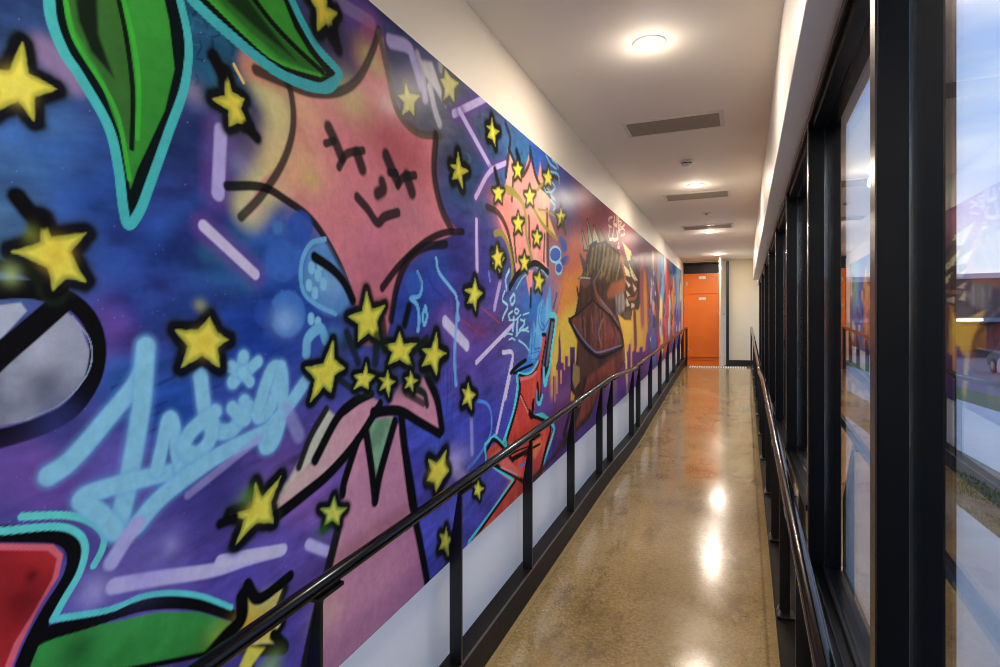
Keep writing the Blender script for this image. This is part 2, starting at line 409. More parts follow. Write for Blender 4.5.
# door frame and open leaf
jf = MB(); jf.box(-.318, -.262, YE-.03, YE+.12, fz(13), E+1.463); jf.box(-1.154, -.262, YE-.012, YE+.09, E+1.435, E+1.463)
d1_ = struct(jf.build('door_1', M['black'], bevel=.003))
hx, hy, ex, ey = -.335, 12.96, -.408, 12.24
dx, dy = ex-hx, ey-hy; L_ = math.hypot(dx, dy); nx, ny = -dy/L_*.02, dx/L_*.02
poly = [(hx+nx, hy+ny), (ex+nx, ey+ny), (ex-nx, ey-ny), (hx-nx, hy-ny)]
leaf = struct(MB().prism(poly[::-1], 'z', fz(13)+.012, E+1.45).build('door_leaf', M['beige'], d1_, bevel=.003)); leaf.location = (0,0,0)
hd = MB()
for s in (-1, 1):
    cx, cy = ex-dx*.09+nx*2*s*-1, ey-dy*.09+ny*2*s*-1
    cxo, cyo = cx+nx*2.2*-s, cy+ny*2.2*-s
    hd.tube([(cx, cy, fz(13)+1.02), (cxo, cyo, fz(13)+1.02), (cxo-dx*.16, cyo-dy*.16, fz(13)+1.02)], .010, 12)
q = struct(hd.build('door_handle', M['steel'], leaf)); q.location = (0,0,0)
for z in (fz(13)+.25, fz(13)+1.0, fz(13)+1.85):
    q = struct(MB().lathe([(.010, 0), (.010, .10)], (hx+.018, hy+.028, z), 12).build('hinge', M['steel'], d1_)); q.location = (0,0,0)
ts = thing('tactile_strip', (-.46, 12.5, fz(12.5)), 'band of short white warning bars across the top of the ramp before the orange lockers', 'tactile strip')
tb = MB(); tb.strip(-.985, .07, [12.18+.04*k for k in range(9)], lambda y: fz(y)-.004, lambda y: fz(y)+.0025); tb.build('base_mat', mat('mat_taupe', (140,124,98), .5), ts)
m_st = mat('white_stud', (246,244,238), .3)
for j in range(2):
    y = 12.26+j*.16; zs_ = (fz(y+.05)-fz(y-.05))/.1
    for k in range(24):
        x = -.96+k*(1.005/23)
        s = MB(); s.add([(x+a*.013, y+b_*.05, fz(y)+b_*.05*zs_+.002) for a, b_ in ((-1,-1),(1,-1),(1,1),(-1,1))]+[(x+a*.010, y+b_*.046, fz(y)+b_*.046*zs_+.018) for a, b_ in ((-1,-1),(1,-1),(1,1),(-1,1))],
              [(3,2,1,0),(4,5,6,7),(0,1,5,4),(1,2,6,5),(2,3,7,6),(3,0,4,7)])
        s.build('stud', m_st, ts)

# ------------------------------------------------------------------ outside
GZ = -.07
M['path'] = mat('path_concrete', (172,178,186), .8, noise=(3,.08), bump=.1)
M['asphalt'] = mat('asphalt', (92,95,108), .7, noise=(8,.12))
M['soil'] = mat('soil_and_gravel', (96,86,72), .9, noise=(14,.35), bump=.4)
M['grass'] = mat('grass_green', (74,98,40), .8, noise=(9,.35))
struct(MB().box(.42, 2.03, -8, 60, GZ-.15, GZ).build('ground_path', M['path']))
struct(MB().box(2.03, 3.0, -8, 60, GZ-.17, GZ-.02).build('ground_verge', M['soil']))
struct(MB().box(3.0, 5.3, -8, 60, GZ-.15, GZ+.0).build('ground_footway', M['path']))
struct(MB().box(5.3, 6.6, -8, 90, GZ-.15, GZ-.01).build('ground_lawn', M['grass']))
struct(MB().box(6.6, 160, -8, 160, GZ-.2, GZ-.05).build('ground_road', M['asphalt']))
struct(MB().box(-60, 6.6, 60, 160, GZ-.2, GZ-.05).build('ground_street', M['asphalt']))
rg = random.Random(4)
def grass(x0, x1, y0, y1, n, name, label):
    g = MB()
    for _ in range(n):
        x, y = rg.uniform(x0, x1), rg.uniform(y0, y1)
        if math.sin(x*9+y*1.3)+math.sin(y*3.1) < -1.1: continue
        h = rg.uniform(.02, .055); a = rg.uniform(0, 6.28); w = .006
        lx, ly = rg.uniform(-.02, .02), rg.uniform(-.02, .02)
        z = GZ-.021
        g.add([(x-w*math.cos(a), y-w*math.sin(a), z), (x+w*math.cos(a), y+w*math.sin(a), z), (x+lx, y+ly, z+h)], [(0,1,2)])
    o = g.build(name, M['grass']); tag(o, label, 'grass', kind='stuff')
grass(2.04, 2.62, 1.5, 14, 9000, 'grass', 'short green grass along the far side of the concrete path outside')
# long low building across the car park
bl = thing('building', (34, 58, GZ-.05), 'long dark low building with a lit canopy across the car park', 'building')
M['bdark'] = mat('dark_cladding', (70,68,74), .6, noise=(1.5,.15))
wl = MB(); wl.box(5, 75, 58, 66, GZ-.05, 6.0)
for k in range(36): wl.box(5.3+k*1.95, 5.45+k*1.95, 57.92, 58, 2.9, 5.8)
wl.build('wall', M['bdark'], bl)
MB().box(4.6, 75.4, 57.6, 66.4, 6.0, 6.4).build('roof', mat('pale_roof_edge', (178,182,196), .5), bl)
MB().box(5, 75, 54.5, 58, 2.55, 2.85).build('canopy', mat('canopy_blue_grey', (110,128,150), .5), bl)
gl_ = emit('canopy_light', (255,244,220), 5.0)
for k in range(17):
    MB().box(11.5+k*3.2, 13.2+k*3.2, 54.35, 54.48, 2.6, 2.78).build('canopy_light', gl_, bl)
sh = emit('lit_shop_glass', (255,190,120), .12)
for k in range(12):
    if k % 3 != 2: MB().box(8+k*5.5, 12.2+k*5.5, 57.93, 57.99, .35, 2.3).build('window', sh, bl)
def car(x, y, rot, body_rgb, label):
    t = thing('car', (0,0,0), label, 'car', 'cars in the car park')
    bm_ = mat('car_paint', body_rgb, .25, coat=.5)
    prof = [(-2.15,.35),(-2.2,.62),(-2.05,.92),(-1.55,.98),(-.95,1.42),(.55,1.45),(1.3,1.02),(2.05,.88),(2.2,.6),(2.15,.3)]
    MB().prism([(p[0], p[1]) for p in prof], 'y', -.86, .86).build('body', bm_, t, bevel=.08)
    g = MB(); g.prism([(-1.35,.99),(-.9,1.34),(.5,1.37),(1.12,1.02)], 'y', -.875, .875); g.build('side_window', mat('car_glass', (20,24,30), .1), t)
    for px in (-1.35, 1.35):
        for sy in (-1, 1):
            w_ = MB(); w_.tube([(px, sy*.66, .33), (px, sy*.89, .33)], .33, 24); o = w_.build('wheel', M['black'], t)
            h_ = MB(); h_.tube([(px, sy*.885, .33), (px, sy*.90, .33)], .19, 16); q = h_.build('hubcap', M['steel'], o); q.location = (0,0,0)
    tl = emit('tail_light', (255,40,35), 3.0)
    for sy in (-.62, .62): MB().box(-2.24, -2.12, sy-.2, sy+.2, .68, .84).build('tail_light', tl, t)
    t.location = (x, y, GZ-.05); t.rotation_euler = (0, 0, rot)
    return t
car(9.6, 25.5, math.pi*.5, (176,172,196), 'pale lilac car parked nearest the window, tail lights lit')
car(11.6, 33, math.pi*.5, (60,66,84), 'dark blue car parked farther off in the car park')
car(16.5, 40, math.pi*.5, (200,202,210), 'white car parked close to the low building')
# ------------------------------------------------------------------ the painted mural (one thin skin on the left wall)
CY, SY = math.cos(YAW), math.sin(YAW)
XM = XL+.004
def wall_pt(u, v):                                # sketch coordinates -> metres on the wall (along, up)
    k = (np.asarray(u, float)-500)/600
    y = (XM*CY+k*XM*SY)/(k*CY-SY)
    d = -XM*SY+y*CY
    return y, EYE-(np.asarray(v, float)-333.5)*d/600
def depth(y): return -XM*SY+y*CY
def mur_bot(y): return EYE-1.138+.0752*y
def mur_top(y): return EYE+1.104+.0147*(y-1.6)
NU, NR = 700, 650
uu = np.concatenate([np.linspace(-60, 0, 22)[:-1], np.interp(np.linspace(0, 1, NU-21), [0, .30, .60, 1], [0, 240, 460, 681.5])])
Yc = wall_pt(uu, 333.5)[0]
ext = np.linspace(-2.4, Yc[0], 37)[:-1]           # the wall goes on beside and behind the viewer
uu = np.concatenate([uu[0]-(Yc[0]-ext)*500, uu]); Yc = np.concatenate([ext, Yc]); NU = len(Yc)
# rows: closer together around eye level, where the wall is seen from nearest
t_ = np.linspace(0, 1, 4000)
GZm = np.empty((NR, NU), np.float32)
for j in range(NU):
    z = mur_bot(Yc[j])+t_*(mur_top(Yc[j])-mur_bot(Yc[j]))
    w = 1/np.maximum(1.0, np.abs(z-EYE)/.56); c = np.cumsum(w); c = (c-c[0])/(c[-1]-c[0])
    GZm[:, j] = np.interp(np.linspace(0, 1, NR), c, z)
GYm = np.broadcast_to(Yc.astype(np.float32)[None, :], (NR, NU))
D = np.maximum(depth(GYm), .9)
UU = np.broadcast_to(uu.astype(np.float32)[None, :], (NR, NU))
VV = (333.5-(GZm-EYE)*600/D).astype(np.float32)
C = np.zeros((NR, NU, 3), np.float32)
def L(c): return np.array(lin(c), np.float32)
rs = np.random.RandomState(7)
def vnoise(a, b, seed):                           # smooth value noise on plane coordinates
    r = np.random.RandomState(seed); T = r.rand(64, 64).astype(np.float32)
    i = np.floor(a).astype(int); j = np.floor(b).astype(int); f = a-i; g = b-j
    f = f*f*(3-2*f); g = g*g*(3-2*g)
    q = lambda x, y: T[x % 64, y % 64]
    return (q(i,j)*(1-f)+q(i+1,j)*f)*(1-g)+(q(i,j+1)*(1-f)+q(i+1,j+1)*f)*g
def fbm(a, b, s, o=4):
    t = 0; k = 1; m = 0
    for n in range(o): t = t+k*vnoise(a*2**n, b*2**n, s+n); m += k; k *= .55
    return t/m
def window(y0, y1, z0, z1):
    cs = np.where((Yc >= y0) & (Yc <= y1))[0]
    if not len(cs): return None
    a, b = cs[0], cs[-1]+1
    zs = GZm[:, a:b]
    rw = np.where((zs.max(1) >= z0) & (zs.min(1) <= z1))[0]
    if not len(rw): return None
    return slice(rw[0], rw[-1]+1), slice(a, b)
def put(s, al, col):
    C[s] += al[..., None]*(col-C[s]) if not isinstance(col, tuple) else al[..., None]*(L(col)-C[s])
def smooth(pts, closed=False, n=7):
    P = [np.array(p, float) for p in pts]
    if len(P) < 3: return P
    out = []; N = len(P); R = range(N if closed else N-1)
    for i in R:
        p0 = P[(i-1) % N] if closed or i > 0 else 2*P[0]-P[1]
        p1, p2 = P[i], P[(i+1) % N]
        p3 = P[(i+2) % N] if closed or i+2 < N else 2*P[-1]-P[-2]
        for k in range(n):
            t = k/n
            out.append(.5*((2*p1)+(p2-p0)*t+(2*p0-5*p1+4*p2-p3)*t*t+(3*p1-p0-3*p2+p3)*t**3))
    if not closed: out.append(P[-1])
    return out
def sstep(x): x = np.clip(x, 0, 1); return x*x*(3-2*x)
class Z:                                          # a detail sheet: origin and scale of its own small grid
    def __init__(s, ox, oy, k): s.o = (ox, oy); s.k = k
    def __call__(s, *p): return [(s.o[0]+x*s.k, s.o[1]+y*s.k) for x, y in p]
def scales(d): return 600/math.cos(YAW)*-XM/(d*d)*CY, 600/d   # sketch units per metre along and up
def S(pts, w, col, soft=.3, a=1., curve=True, grain=0.):
    """spray or brush line; w is its width, soft the share of it that fades out"""
    if curve: pts = smooth(pts)
    p = np.array(pts, float); y, z = wall_pt(p[:,0], p[:,1])
    dd = depth(y); dm = float(np.median(dd)); sx, sy = scales(dm)
    pl = np.hypot(np.diff(p[:,0]), np.diff(p[:,1])).sum(); wl_ = np.hypot(np.diff(y), np.diff(z)).sum()
    if p[:,0].mean() > 470: w = w*.74
    r = w/2*((pl/wl_)/(sx*sy) if wl_ > 1e-6 else 1/math.sqrt(sx*sy)); e = r*soft*.8
    s = window(y.min()-r-e, y.max()+r+e, z.min()-r-e, z.max()+r+e)
    if s is None: return
    A, B = GYm[s], GZm[s]; d2 = np.full(A.shape, 1e9, np.float32)
    for i in range(max(1, len(y)-1)):
        j = min(i+1, len(y)-1)
        vx, vz = y[j]-y[i], z[j]-z[i]; l2 = vx*vx+vz*vz+1e-12
        t = np.clip(((A-y[i])*vx+(B-z[i])*vz)/l2, 0, 1)
        d2 = np.minimum(d2, (A-y[i]-t*vx)**2+(B-z[i]-t*vz)**2)
    al = sstep((r+e-np.sqrt(d2))/(2*e+1e-6))*a
    if grain: al = al*(1-grain*fbm(A*90, B*90, 3, 2))
    put(s, al, col)
def poly_sd(A, B, y, z):
    d2 = np.full(A.shape, 1e9, np.float32); ins = np.zeros(A.shape, bool); n = len(y)
    for i in range(n):
        j = (i+1) % n
        vx, vz = y[j]-y[i], z[j]-z[i]; l2 = vx*vx+vz*vz+1e-12
        t = np.clip(((A-y[i])*vx+(B-z[i])*vz)/l2, 0, 1)
        d2 = np.minimum(d2, (A-y[i]-t*vx)**2+(B-z[i]-t*vz)**2)
        if vz != 0:
            c = ((z[i] > B) != (z[j] > B)); ins ^= c & (A < vx*(B-z[i])/vz+y[i])
    d = np.sqrt(d2); return np.where(ins, -d, d)
def P(pts, col, soft=1.0, a=1., curve=False, grad=None, tex=None):
    """filled shape; grad=(point, point, colour): blends to the second colour; tex=(colour, amount, fy, fz): streaks"""
    if curve: pts = smooth(pts, True)
    p = np.array(pts, float); y, z = wall_pt(p[:,0], p[:,1])
    sx, sy = scales(float(np.median(depth(y)))); e = .7*soft/math.sqrt(sx*sy)
    s = window(y.min()-e, y.max()+e, z.min()-e, z.max()+e)
    if s is None: return
    sd = poly_sd(GYm[s], GZm[s], y, z)
    al = sstep((e-sd)/(2*e))*a
    c = np.broadcast_to(L(col), al.shape+(3,)).copy()
    if grad:
        q0, q1, c2 = grad; g0 = np.array(wall_pt(*q0)); g1 = np.array(wall_pt(*q1)); v = g1-g0
        t = sstep(((GYm[s]-g0[0])*v[0]+(GZm[s]-g0[1])*v[1])/(v@v)); c += t[..., None]*(L(c2)-c)
    if tex:
        c2, am, fy, fzz = tex; t = sstep((fbm(GYm[s]*fy, GZm[s]*fzz, 21)-.35)/.35)*am; c += t[..., None]*(L(c2)-c)
    put(s, al, c)
def B(u, v, r, col, a=.8, asp=1.):
    y, z = wall_pt(u, v); sx, sy = scales(float(depth(y))); Ry, Rz = r*asp/sx, r/sy
    s = window(y-3*Ry, y+3*Ry, z-3*Rz, z+3*Rz)
    if s is None: return
    put(s, np.exp(-(((GYm[s]-y)/Ry)**2+((GZm[s]-z)/Rz)**2))*a, col)
BLK = (17,16,18); YEL = (228,214,58); LAV = (204,192,240)
def star(pts, w, fill=YEL, edge=(160,160,40), core=None, out=BLK, halo=True):
    """yellow star inside a loose black spray outline"""
    p = np.array(pts, float); y, z = wall_pt(p[:,0], p[:,1]); d = float(depth(y).mean()); sx, sy = scales(d)
    # the outline is sprayed round the yellow, so measure the distance from the yellow's border
    pl = np.hypot(np.diff(p[:,0]), np.diff(p[:,1])).sum(); wl_ = np.hypot(np.diff(y), np.diff(z)).sum()
    W = .70*w*(pl/wl_)/(sx*sy); m = 2.2*W
    s = window(y.min()-m, y.max()+m, z.min()-m, z.max()+m)
    if s is None: return
    sd = poly_sd(GYm[s], GZm[s], y, z)
    sd = sd+W*.22*(fbm(GYm[s]*1.2/W, GZm[s]*1.2/W, int(p[0,0]) % 50, 2)-.5)
    if halo: put(s, sstep((W*1.75-sd)/(W*1.0))*.55, (40,54,34))
    put(s, sstep((W*1.25-sd)/(W*.55))*.96, out)
    put(s, sstep((W*.16-sd)/(W*.22)), edge)
    put(s, sstep((-W*.02-sd)/(W*.6))*.92, fill)
    if core: B(p[:,0].mean(), p[:,1].mean(), w*.8, core, .85)
def st5(cx, cy, rx, ry, w, rot=0., inner=.46, **k):
    pts = []
    for i in range(10):
        r = 1 if i % 2 == 0 else inner; a = rot-math.pi/2+i*math.pi/5
        pts.append((cx+rx*r*math.cos(a), cy+ry*r*math.sin(a)))
    star(pts, w, **k)

# ---- ground colours of the wall, blended between sprayed patches
GC = [(0,0,(38,58,108)),(20,20,(44,72,122)),(20,150,(58,100,158)),(100,200,(34,64,132)),(160,130,(38,54,106)),(230,20,(30,84,116)),(212,60,(26,76,108)),
 (150,250,(36,68,148)),(200,220,(34,50,118)),(140,300,(40,46,118)),(110,330,(92,66,146)),(230,260,(38,90,136)),(290,300,(26,64,150)),(290,260,(44,90,170)),
 (250,330,(24,58,142)),(200,340,(28,54,138)),(130,380,(38,86,160)),(170,400,(28,74,158)),(35,470,(100,70,148)),(120,470,(90,80,160)),(60,440,(62,62,128)),
 (200,490,(70,60,142)),(150,530,(84,74,150)),(170,570,(104,84,168)),(230,570,(88,70,160)),(280,540,(96,76,160)),(250,620,(78,68,160)),(300,500,(120,80,150)),
 (410,300,(34,64,150)),(430,260,(38,70,156)),(440,330,(72,54,130)),(460,330,(94,66,140)),(400,480,(72,64,158)),(440,430,(62,74,170)),(430,530,(72,74,170)),
 (470,280,(56,48,128)),(455,240,(50,46,118)),(470,350,(84,64,148)),(490,420,(62,64,160)),(500,330,(84,64,118)),(480,190,(42,74,120)),(460,140,(60,68,98)),
 (440,120,(96,98,118)),(520,160,(42,96,140)),(540,160,(42,84,160)),(560,190,(52,64,140)),(565,212,(76,76,134)),(520,330,(62,84,150)),(533,310,(44,108,182)),
 (560,240,(140,76,96)),(575,250,(200,96,66)),(570,290,(228,140,44)),(575,320,(240,172,34)),(560,370,(116,56,118)),(575,390,(94,44,96)),(600,200,(124,48,70)),
 (590,220,(156,64,76)),(620,250,(136,54,80)),(640,260,(106,48,80)),(650,285,(150,74,66)),(612,320,(240,172,34)),(640,345,(112,64,118)),(560,420,(92,58,138)),
 (600,400,(88,54,116)),(650,350,(84,64,126)),(370,15,(64,54,104)),(400,40,(54,60,98)),(340,60,(70,54,100)),(310,110,(60,40,90)),(540,460,(84,60,150)),
 (200,150,(36,54,110)),(250,150,(36,56,116)),(210,180,(40,44,104)),(0,240,(70,110,150)),(0,560,(70,66,140)),(-60,300,(60,90,140)),(660,300,(90,70,90)),(675,290,(70,80,140))]
num = np.zeros_like(C); den = np.zeros((NR, NU), np.float32)
wu = UU+18*(fbm(GYm*4, GZm*4, 40)-.5)*np.clip(3/D, .2, 2); wv = VV+30*(fbm(GYm*4+9, GZm*4, 44)-.5)
for u, v, c in GC:
    k = 1/(((wu-u)*(1+max(0,u-480)/90))**2+(wv-v)**2+90)**1.6
    num += k[..., None]*L(c); den += k
C[:] = num/den[..., None]
# brush drag and paint mist
n1 = fbm(GYm*7+GZm*5, GZm*30-GYm*6, 60, 4)-.5; n2 = fbm(GYm*3, GZm*3, 70, 3)-.5
C *= (1+(1.0*n1+.5*n2)*np.clip((600-UU)/120, .3, 1))[..., None]
s_ = rs.rand(NR, NU) > .9985
mk = s_ & (UU < 330) & (UU > -40); C[mk] = C[mk]*.5+L((150,140,200))*.5

A = Z(0,0,.345); Bz = Z(0,200,.345); Cc = Z(0,430,.355); Dz = Z(220,0,.345); Ez = Z(220,200,.345); F = Z(220,430,.355)
G = Z(420,100,.24); H = Z(420,240,.24); I = Z(420,380,.27); R = Z(360,40,.24); T = Z(180,0,.27); U = Z(400,200,.195)
O = Z(480,110,.15); O2 = Z(480,190,.15); O3 = Z(480,270,.15); O4 = Z(480,360,.15); Q = Z(280,340,.27); PP = Z(40,330,.375); VV_ = Z(180,560,.18)
L1 = Z(565,195,.135); M1 = Z(565,275,.135); N1 = Z(630,235,.195); K1 = Z(540,300,.24)
# teal brushwork by the leaves
for k in range(46):
    x, y = rs.uniform(190, 248), rs.uniform(-4, 105); a = rs.uniform(-.6, 2.2); l = rs.uniform(8, 20)
    S([(x, y), (x+l*.3*math.cos(a)+3, y+l*.5*math.sin(a)), (x+l*.5*math.cos(a), y+l*math.sin(a))], rs.uniform(1.5, 4), [(16,40,62),(34,104,136),(20,62,88)][k % 3], .5, .6)
for k in range(26):
    x, y = rs.uniform(468, 545), 0; y = rs.uniform((x-370)*.88+6, 190); l = rs.uniform(4, 12)
    S([(x, y), (x+2, y+l*.6), (x-1, y+l)], rs.uniform(1.2, 3), [(24,60,84),(52,120,150),(30,80,120)][k % 3], .5, .5)
for k in range(16):
    x = rs.uniform(100, 200); y = rs.uniform(385, 440)
    S([(x, y), (x+26, y-12)], rs.uniform(1.5, 3.5), [(24,80,176),(20,40,100)][k % 2], .5, .55)
for k in range(24):
    x = rs.uniform(425, 452); y = rs.uniform(300, 420)
    S([(x, y), (x+2, y+30), (x, y+60)], rs.uniform(.8, 1.8), [(60,90,190),(60,50,130)][k % 2], .5, .5)
# broad diagonal sweeps of blue on the left
for q in (((80,300),(140,250),(215,190)),((20,240),(70,200),(120,170)),((60,180),(90,240),(150,300)),((150,320),(200,290),(260,250)),((0,120),(50,150),(110,140))):
    S(q, 26, (44,92,178), .9, .45, grain=.5)
for q in (((130,345),(190,300),(270,300)),((120,230),(160,250),(200,215)),((180,250),(215,262),(262,255)),((230,90),(240,150),(245,190))): S(q, 26, (26,38,96), .9, .55, grain=.4)
for q in (((205,250),(235,262),(250,285)),((215,70),(225,110),(215,150))): S(q, 16, (34,108,140), .9, .5, grain=.5)
# lavender light tubes with a purple glow
def tube(p, w, col=LAV, glow=(96,62,140), g=2.4, a=.95): S(p, w*g, glow, .7, .7); S(p, w, col, .3, a)
tube(Bz((590,75),(740,215)), 10, (200,186,236)); tube(A((640,380),(632,560)), 13, (180,168,222), a=.85)
S(A((130,150),(215,230)), 26, (150,120,160), .8, .7); B(*A((700,480))[0], 13, (130,130,180), .6); B(*A((560,270))[0], 12, (150,130,165), .6)
S(Cc((320,440),(430,420),(600,395),(704,362),(790,340)), 13, (198,186,238), .35, .9); S(F((0,370),(90,352),(178,337)), 12, (200,188,240), .3, .9)
B(*Cc((480,325))[0], 10, (150,145,200), .8); B(*Cc((265,455))[0], 16, (160,150,205), .8)
S(F((250,322),(300,342)), 12, (192,180,234), .5, .9)
tube(G((140,58),(270,-6)), 8, (184,168,214)); tube(G((165,45),(297,285)), 5, (184,170,220)); tube(G((232,405),(290,300),(358,262)), 6, (184,166,216))
tube(U((392,105),(395,360)), 3.5, (194,178,232)); tube(H((105,340),(195,440)), 9, (206,196,240), (110,80,160)); tube(H((235,510),(385,355)), 5, (204,188,238))
S(H((345,468),(387,482),(357,660)), 3, (206,192,238), .3); S(O4((214,0),(112,480)), 3, (206,192,238), .3); tube(H((335,170),(310,285)), 4, (176,160,206))
tube(I((190,130),(193,270)), 4, (140,140,206), (80,80,170)); tube(Dz((340,5),(440,65)), 12, (130,110,160), a=.8)
S(R((125,5),(200,30),(225,90),(270,240)), 8, (170,156,206), .4, .9); B(453, 462, 14, (180,160,205), .7); S(I((95,310),(180,375)), 12, (168,150,205), .8, .8)
S(H((255,280),(330,345)), 1.5, (190,60,60), .5, .8); S(H((170,330),(260,395)), 1.5, (180,60,70), .5, .7); B(478, 330, 12, (120,50,80), .5)

# ---- moon at the left
P(Bz((-80,500),(0,490),(180,310),(232,362),(262,440),(245,520),(170,600),(80,640),(0,655),(-80,660)), (150,154,172), 2, tex=((88,92,108),.7,9,9))
B(*Bz((130,530))[0], 22, (84,88,102), .8); B(*Bz((120,440))[0], 18, (176,180,196), .6)
P(Bz((-80,310),(0,305),(60,297),(78,322),(0,405),(-80,470)), (166,172,190), 2)
S(Bz((-60,265),(60,258),(130,268),(205,292),(262,350),(284,430),(268,520),(208,606),(120,655),(0,692),(-60,700)), 18, BLK, .15)
S(Bz((-60,510),(0,452),(90,375),(185,292)), 25, BLK, .12)
S(Bz((208,335),(262,412),(255,500),(180,588),(80,634)), 1.6, (150,165,190), .4, .8)

# ---- pink star figure
body = [(379,33),(383,38),(389,79),(399,114),(417,133),(437,136),(434,173),(441,207),(455,228),(461,231),(440,240),(424,250),(405,268),(396,290),(391,317),(385,345),(362,345),(354,300),(337,259),(313,221),(286,200),(265,191),(250,205),(262,180),(282,162),(292,128),(291,93),(284,79),(310,91),(337,93),(358,79),(372,52)]
S([(262,76),(280,118),(276,165),(250,206)], 30, (206,198,130), .9, .85); S([(250,66),(280,80)], 24, (190,110,96), .8, .8)
S([(372,36),(365,60)], 26, (170,84,96), .9, .6)
P(body, (214,122,132), 2.5, tex=((182,88,104),.6,6,5))
B(298, 165, 34, (222,176,122), .75); B(303, 108, 22, (222,184,126), .6); B(352, 100, 22, (196,184,120), .8); B(372, 60, 14, (190,176,110), .8); B(312, 180, 9, (196,176,80), .6)
B(390, 140, 30, (166,70,82), .7); B(410, 165, 24, (170,80,86), .6); B(408, 215, 28, (168,104,122), .6); B(368, 235, 22, (206,112,140), .6); B(388, 105, 10, (214,176,170), .7); B(345, 220, 26, (206,118,124), .6); B(375, 262, 22, (178,98,120), .6)
B(280, 188, 12, (210,180,130), .7); B(255, 207, 10, (200,150,150), .6)
OL = (38,34,32)
S([(379,30),(372,52),(358,79),(338,92),(310,92),(284,82),(256,70)], 9, OL, .4, .9)
S([(280,70),(291,93),(293,128),(283,162),(262,195),(241,217)], 7, OL, .4, .9)
S([(379,33),(387,70),(397,110),(416,132),(440,136)], 6, (84,76,62), .4, .9)
S([(436,136),(434,172),(441,207),(452,230)], 6, OL, .4, .92)
S([(227,186),(262,187),(286,200),(313,221),(337,259),(354,300)], 7, BLK, .35, .95)
S(Ez((705,92),(650,95),(590,125),(520,190),(470,255)), 7, BLK, .4, .95); S(Ez((655,128),(590,138),(540,182),(512,255),(496,345)), 8, BLK, .45, .95)
S(Ez((548,310),(535,360)), 6, BLK, .5)
# face
E7 = (30,26,28)
for pts in (((315,370),(335,412),(352,455)),((306,416),(332,408)),((345,484),(368,446),(415,436)),((398,446),(412,488)),
            ((482,452),(498,490),(513,522)),((490,500),(512,502)),((515,538),(532,514),(566,508)),((542,514),(556,555))):
    S(Dz(*pts), 8.6, E7, .4, .93)
S(Dz((470,528),(474,548),(456,562)), 10, E7, .45, .93); S(Dz((398,572),(428,606),(456,645),(478,628),(516,616)), 8.6, E7, .35, .93)

# pale shards beside the top arm
P(R((248,85),(300,92),(335,195),(358,282),(318,215),(272,150)), (206,202,206), 2.5, .75); S(R((292,200),(312,290),(330,345)), 5, (196,194,206), .5, .8); S(R((240,60),(262,140),(275,240)), 4, (190,184,206), .5, .6); S(R((340,110),(352,160)), 6, (186,182,176), .6, .6)
# ---- bubbles and the pale dome
for x, y, r, c in ((180,175,22,(50,96,178)),(168,80,7,(60,120,176)),(232,80,17,(34,80,168)),(195,330,24,(60,120,196)),(130,330,14,(30,70,160))):
    q = Ez((x, y))[0]; P([(q[0]+r*.75*math.cos(a), q[1]+r*math.sin(a)) for a in np.linspace(0, 6.28, 18)[:-1]], c, 3, .8)
B(*Ez((190,350))[0], 13, (140,176,220), .7)
P(Ez((300,118),(255,150),(240,220),(250,270),(300,325),(350,330),(375,290),(345,200)), (84,140,196), 6, .85, True); B(*Ez((320,240))[0], 14, (130,176,214), .6)
S(Ez((305,113),(262,128),(236,185),(240,262),(278,302),(335,330)), 4.5, (96,164,204), .3)
for x, y in ((265,192),(290,182),(258,243),(284,214),(275,265),(300,240),(264,340),(284,352)):
    q = Ez((x, y))[0]; S([q, (q[0], q[1]+3)], 6.5, (124,186,216), .3)
S(Ez((250,445),(256,400),(290,372),(306,405)), 9, (104,172,208), .3); B(*Ez((330,395))[0], 9, (70,140,190), .7)
S(Ez((274,165),(325,200),(360,240),(385,292)), 8, BLK, .35)
# light-blue curls right of the star
S(U((90,370),(112,430),(100,490),(60,500)), 3, (100,170,214), .3); S(U((55,505),(88,540),(98,610),(92,670)), 3, (100,170,214), .3)
S(U((130,545),(118,590),(124,640),(138,600),(132,550)), 2.4, (100,180,214), .3); P(U((40,380),(90,370),(110,440),(60,490),(30,440)), (44,90,176), 3, .7, True)
S(U((186,300),(200,370),(260,450),(290,500),(300,615)), 2.4, (110,176,220), .3); S(U((135,350),(160,430),(230,510)), 2.5, (30,60,160), .4)
S(Ez((690,300),(680,440),(684,535)), 2.6, (110,170,220), .35, .9); S(U((455,370),(462,415)), 2, (120,130,200), .4, .8)
S(I((208,75),(250,90),(265,140),(258,210),(215,285),(175,330)), 3, (80,130,220), .35)

# ---- lower part of the figure
CR = (206,200,168)
P(Q((170,250),(205,282),(130,430),(70,520),(0,620),(-60,680),(-60,600),(30,520),(75,440),(120,340)), CR, 4, .85)
P(F((385,30),(350,160),(330,290),(300,400),(262,560),(236,680),(640,680),(600,480),(560,300),(540,200),(515,0),(470,-60)), (200,134,154), 3, grad=((330,590),(440,640),(170,92,142)), tex=((178,110,140),.5,5,4))  # pink deepens to mauve low down: shadow put into the colour
B(*F((300,520))[0], 16, (206,160,140), .6); B(*F((410,60))[0], 16, (206,126,150), .6)
P(Q((325,200),(372,232),(300,345),(170,495),(60,575),(0,645),(-60,690),(-20,610),(60,500),(140,440),(200,330),(250,245)), (206,138,154), 3, grad=(Q((340,240))[0], Q((20,600))[0], (206,168,160)))
P(Q((400,250),(440,170),(535,140),(575,225),(600,335),(588,345),(480,285)), (204,130,150), 3)
P(Q((318,330),(345,296),(410,284),(424,300),(385,480),(352,585)), (122,164,124), 2.5, tex=((84,120,92),.7,12,8))
S(Q((372,236),(285,375),(185,492),(80,580),(-10,650)), 9, BLK, .3); S(Q((290,215),(215,285),(130,445)), 8, BLK, .35); S(Q((172,255),(112,360),(70,470)), 6, (40,36,38), .45)
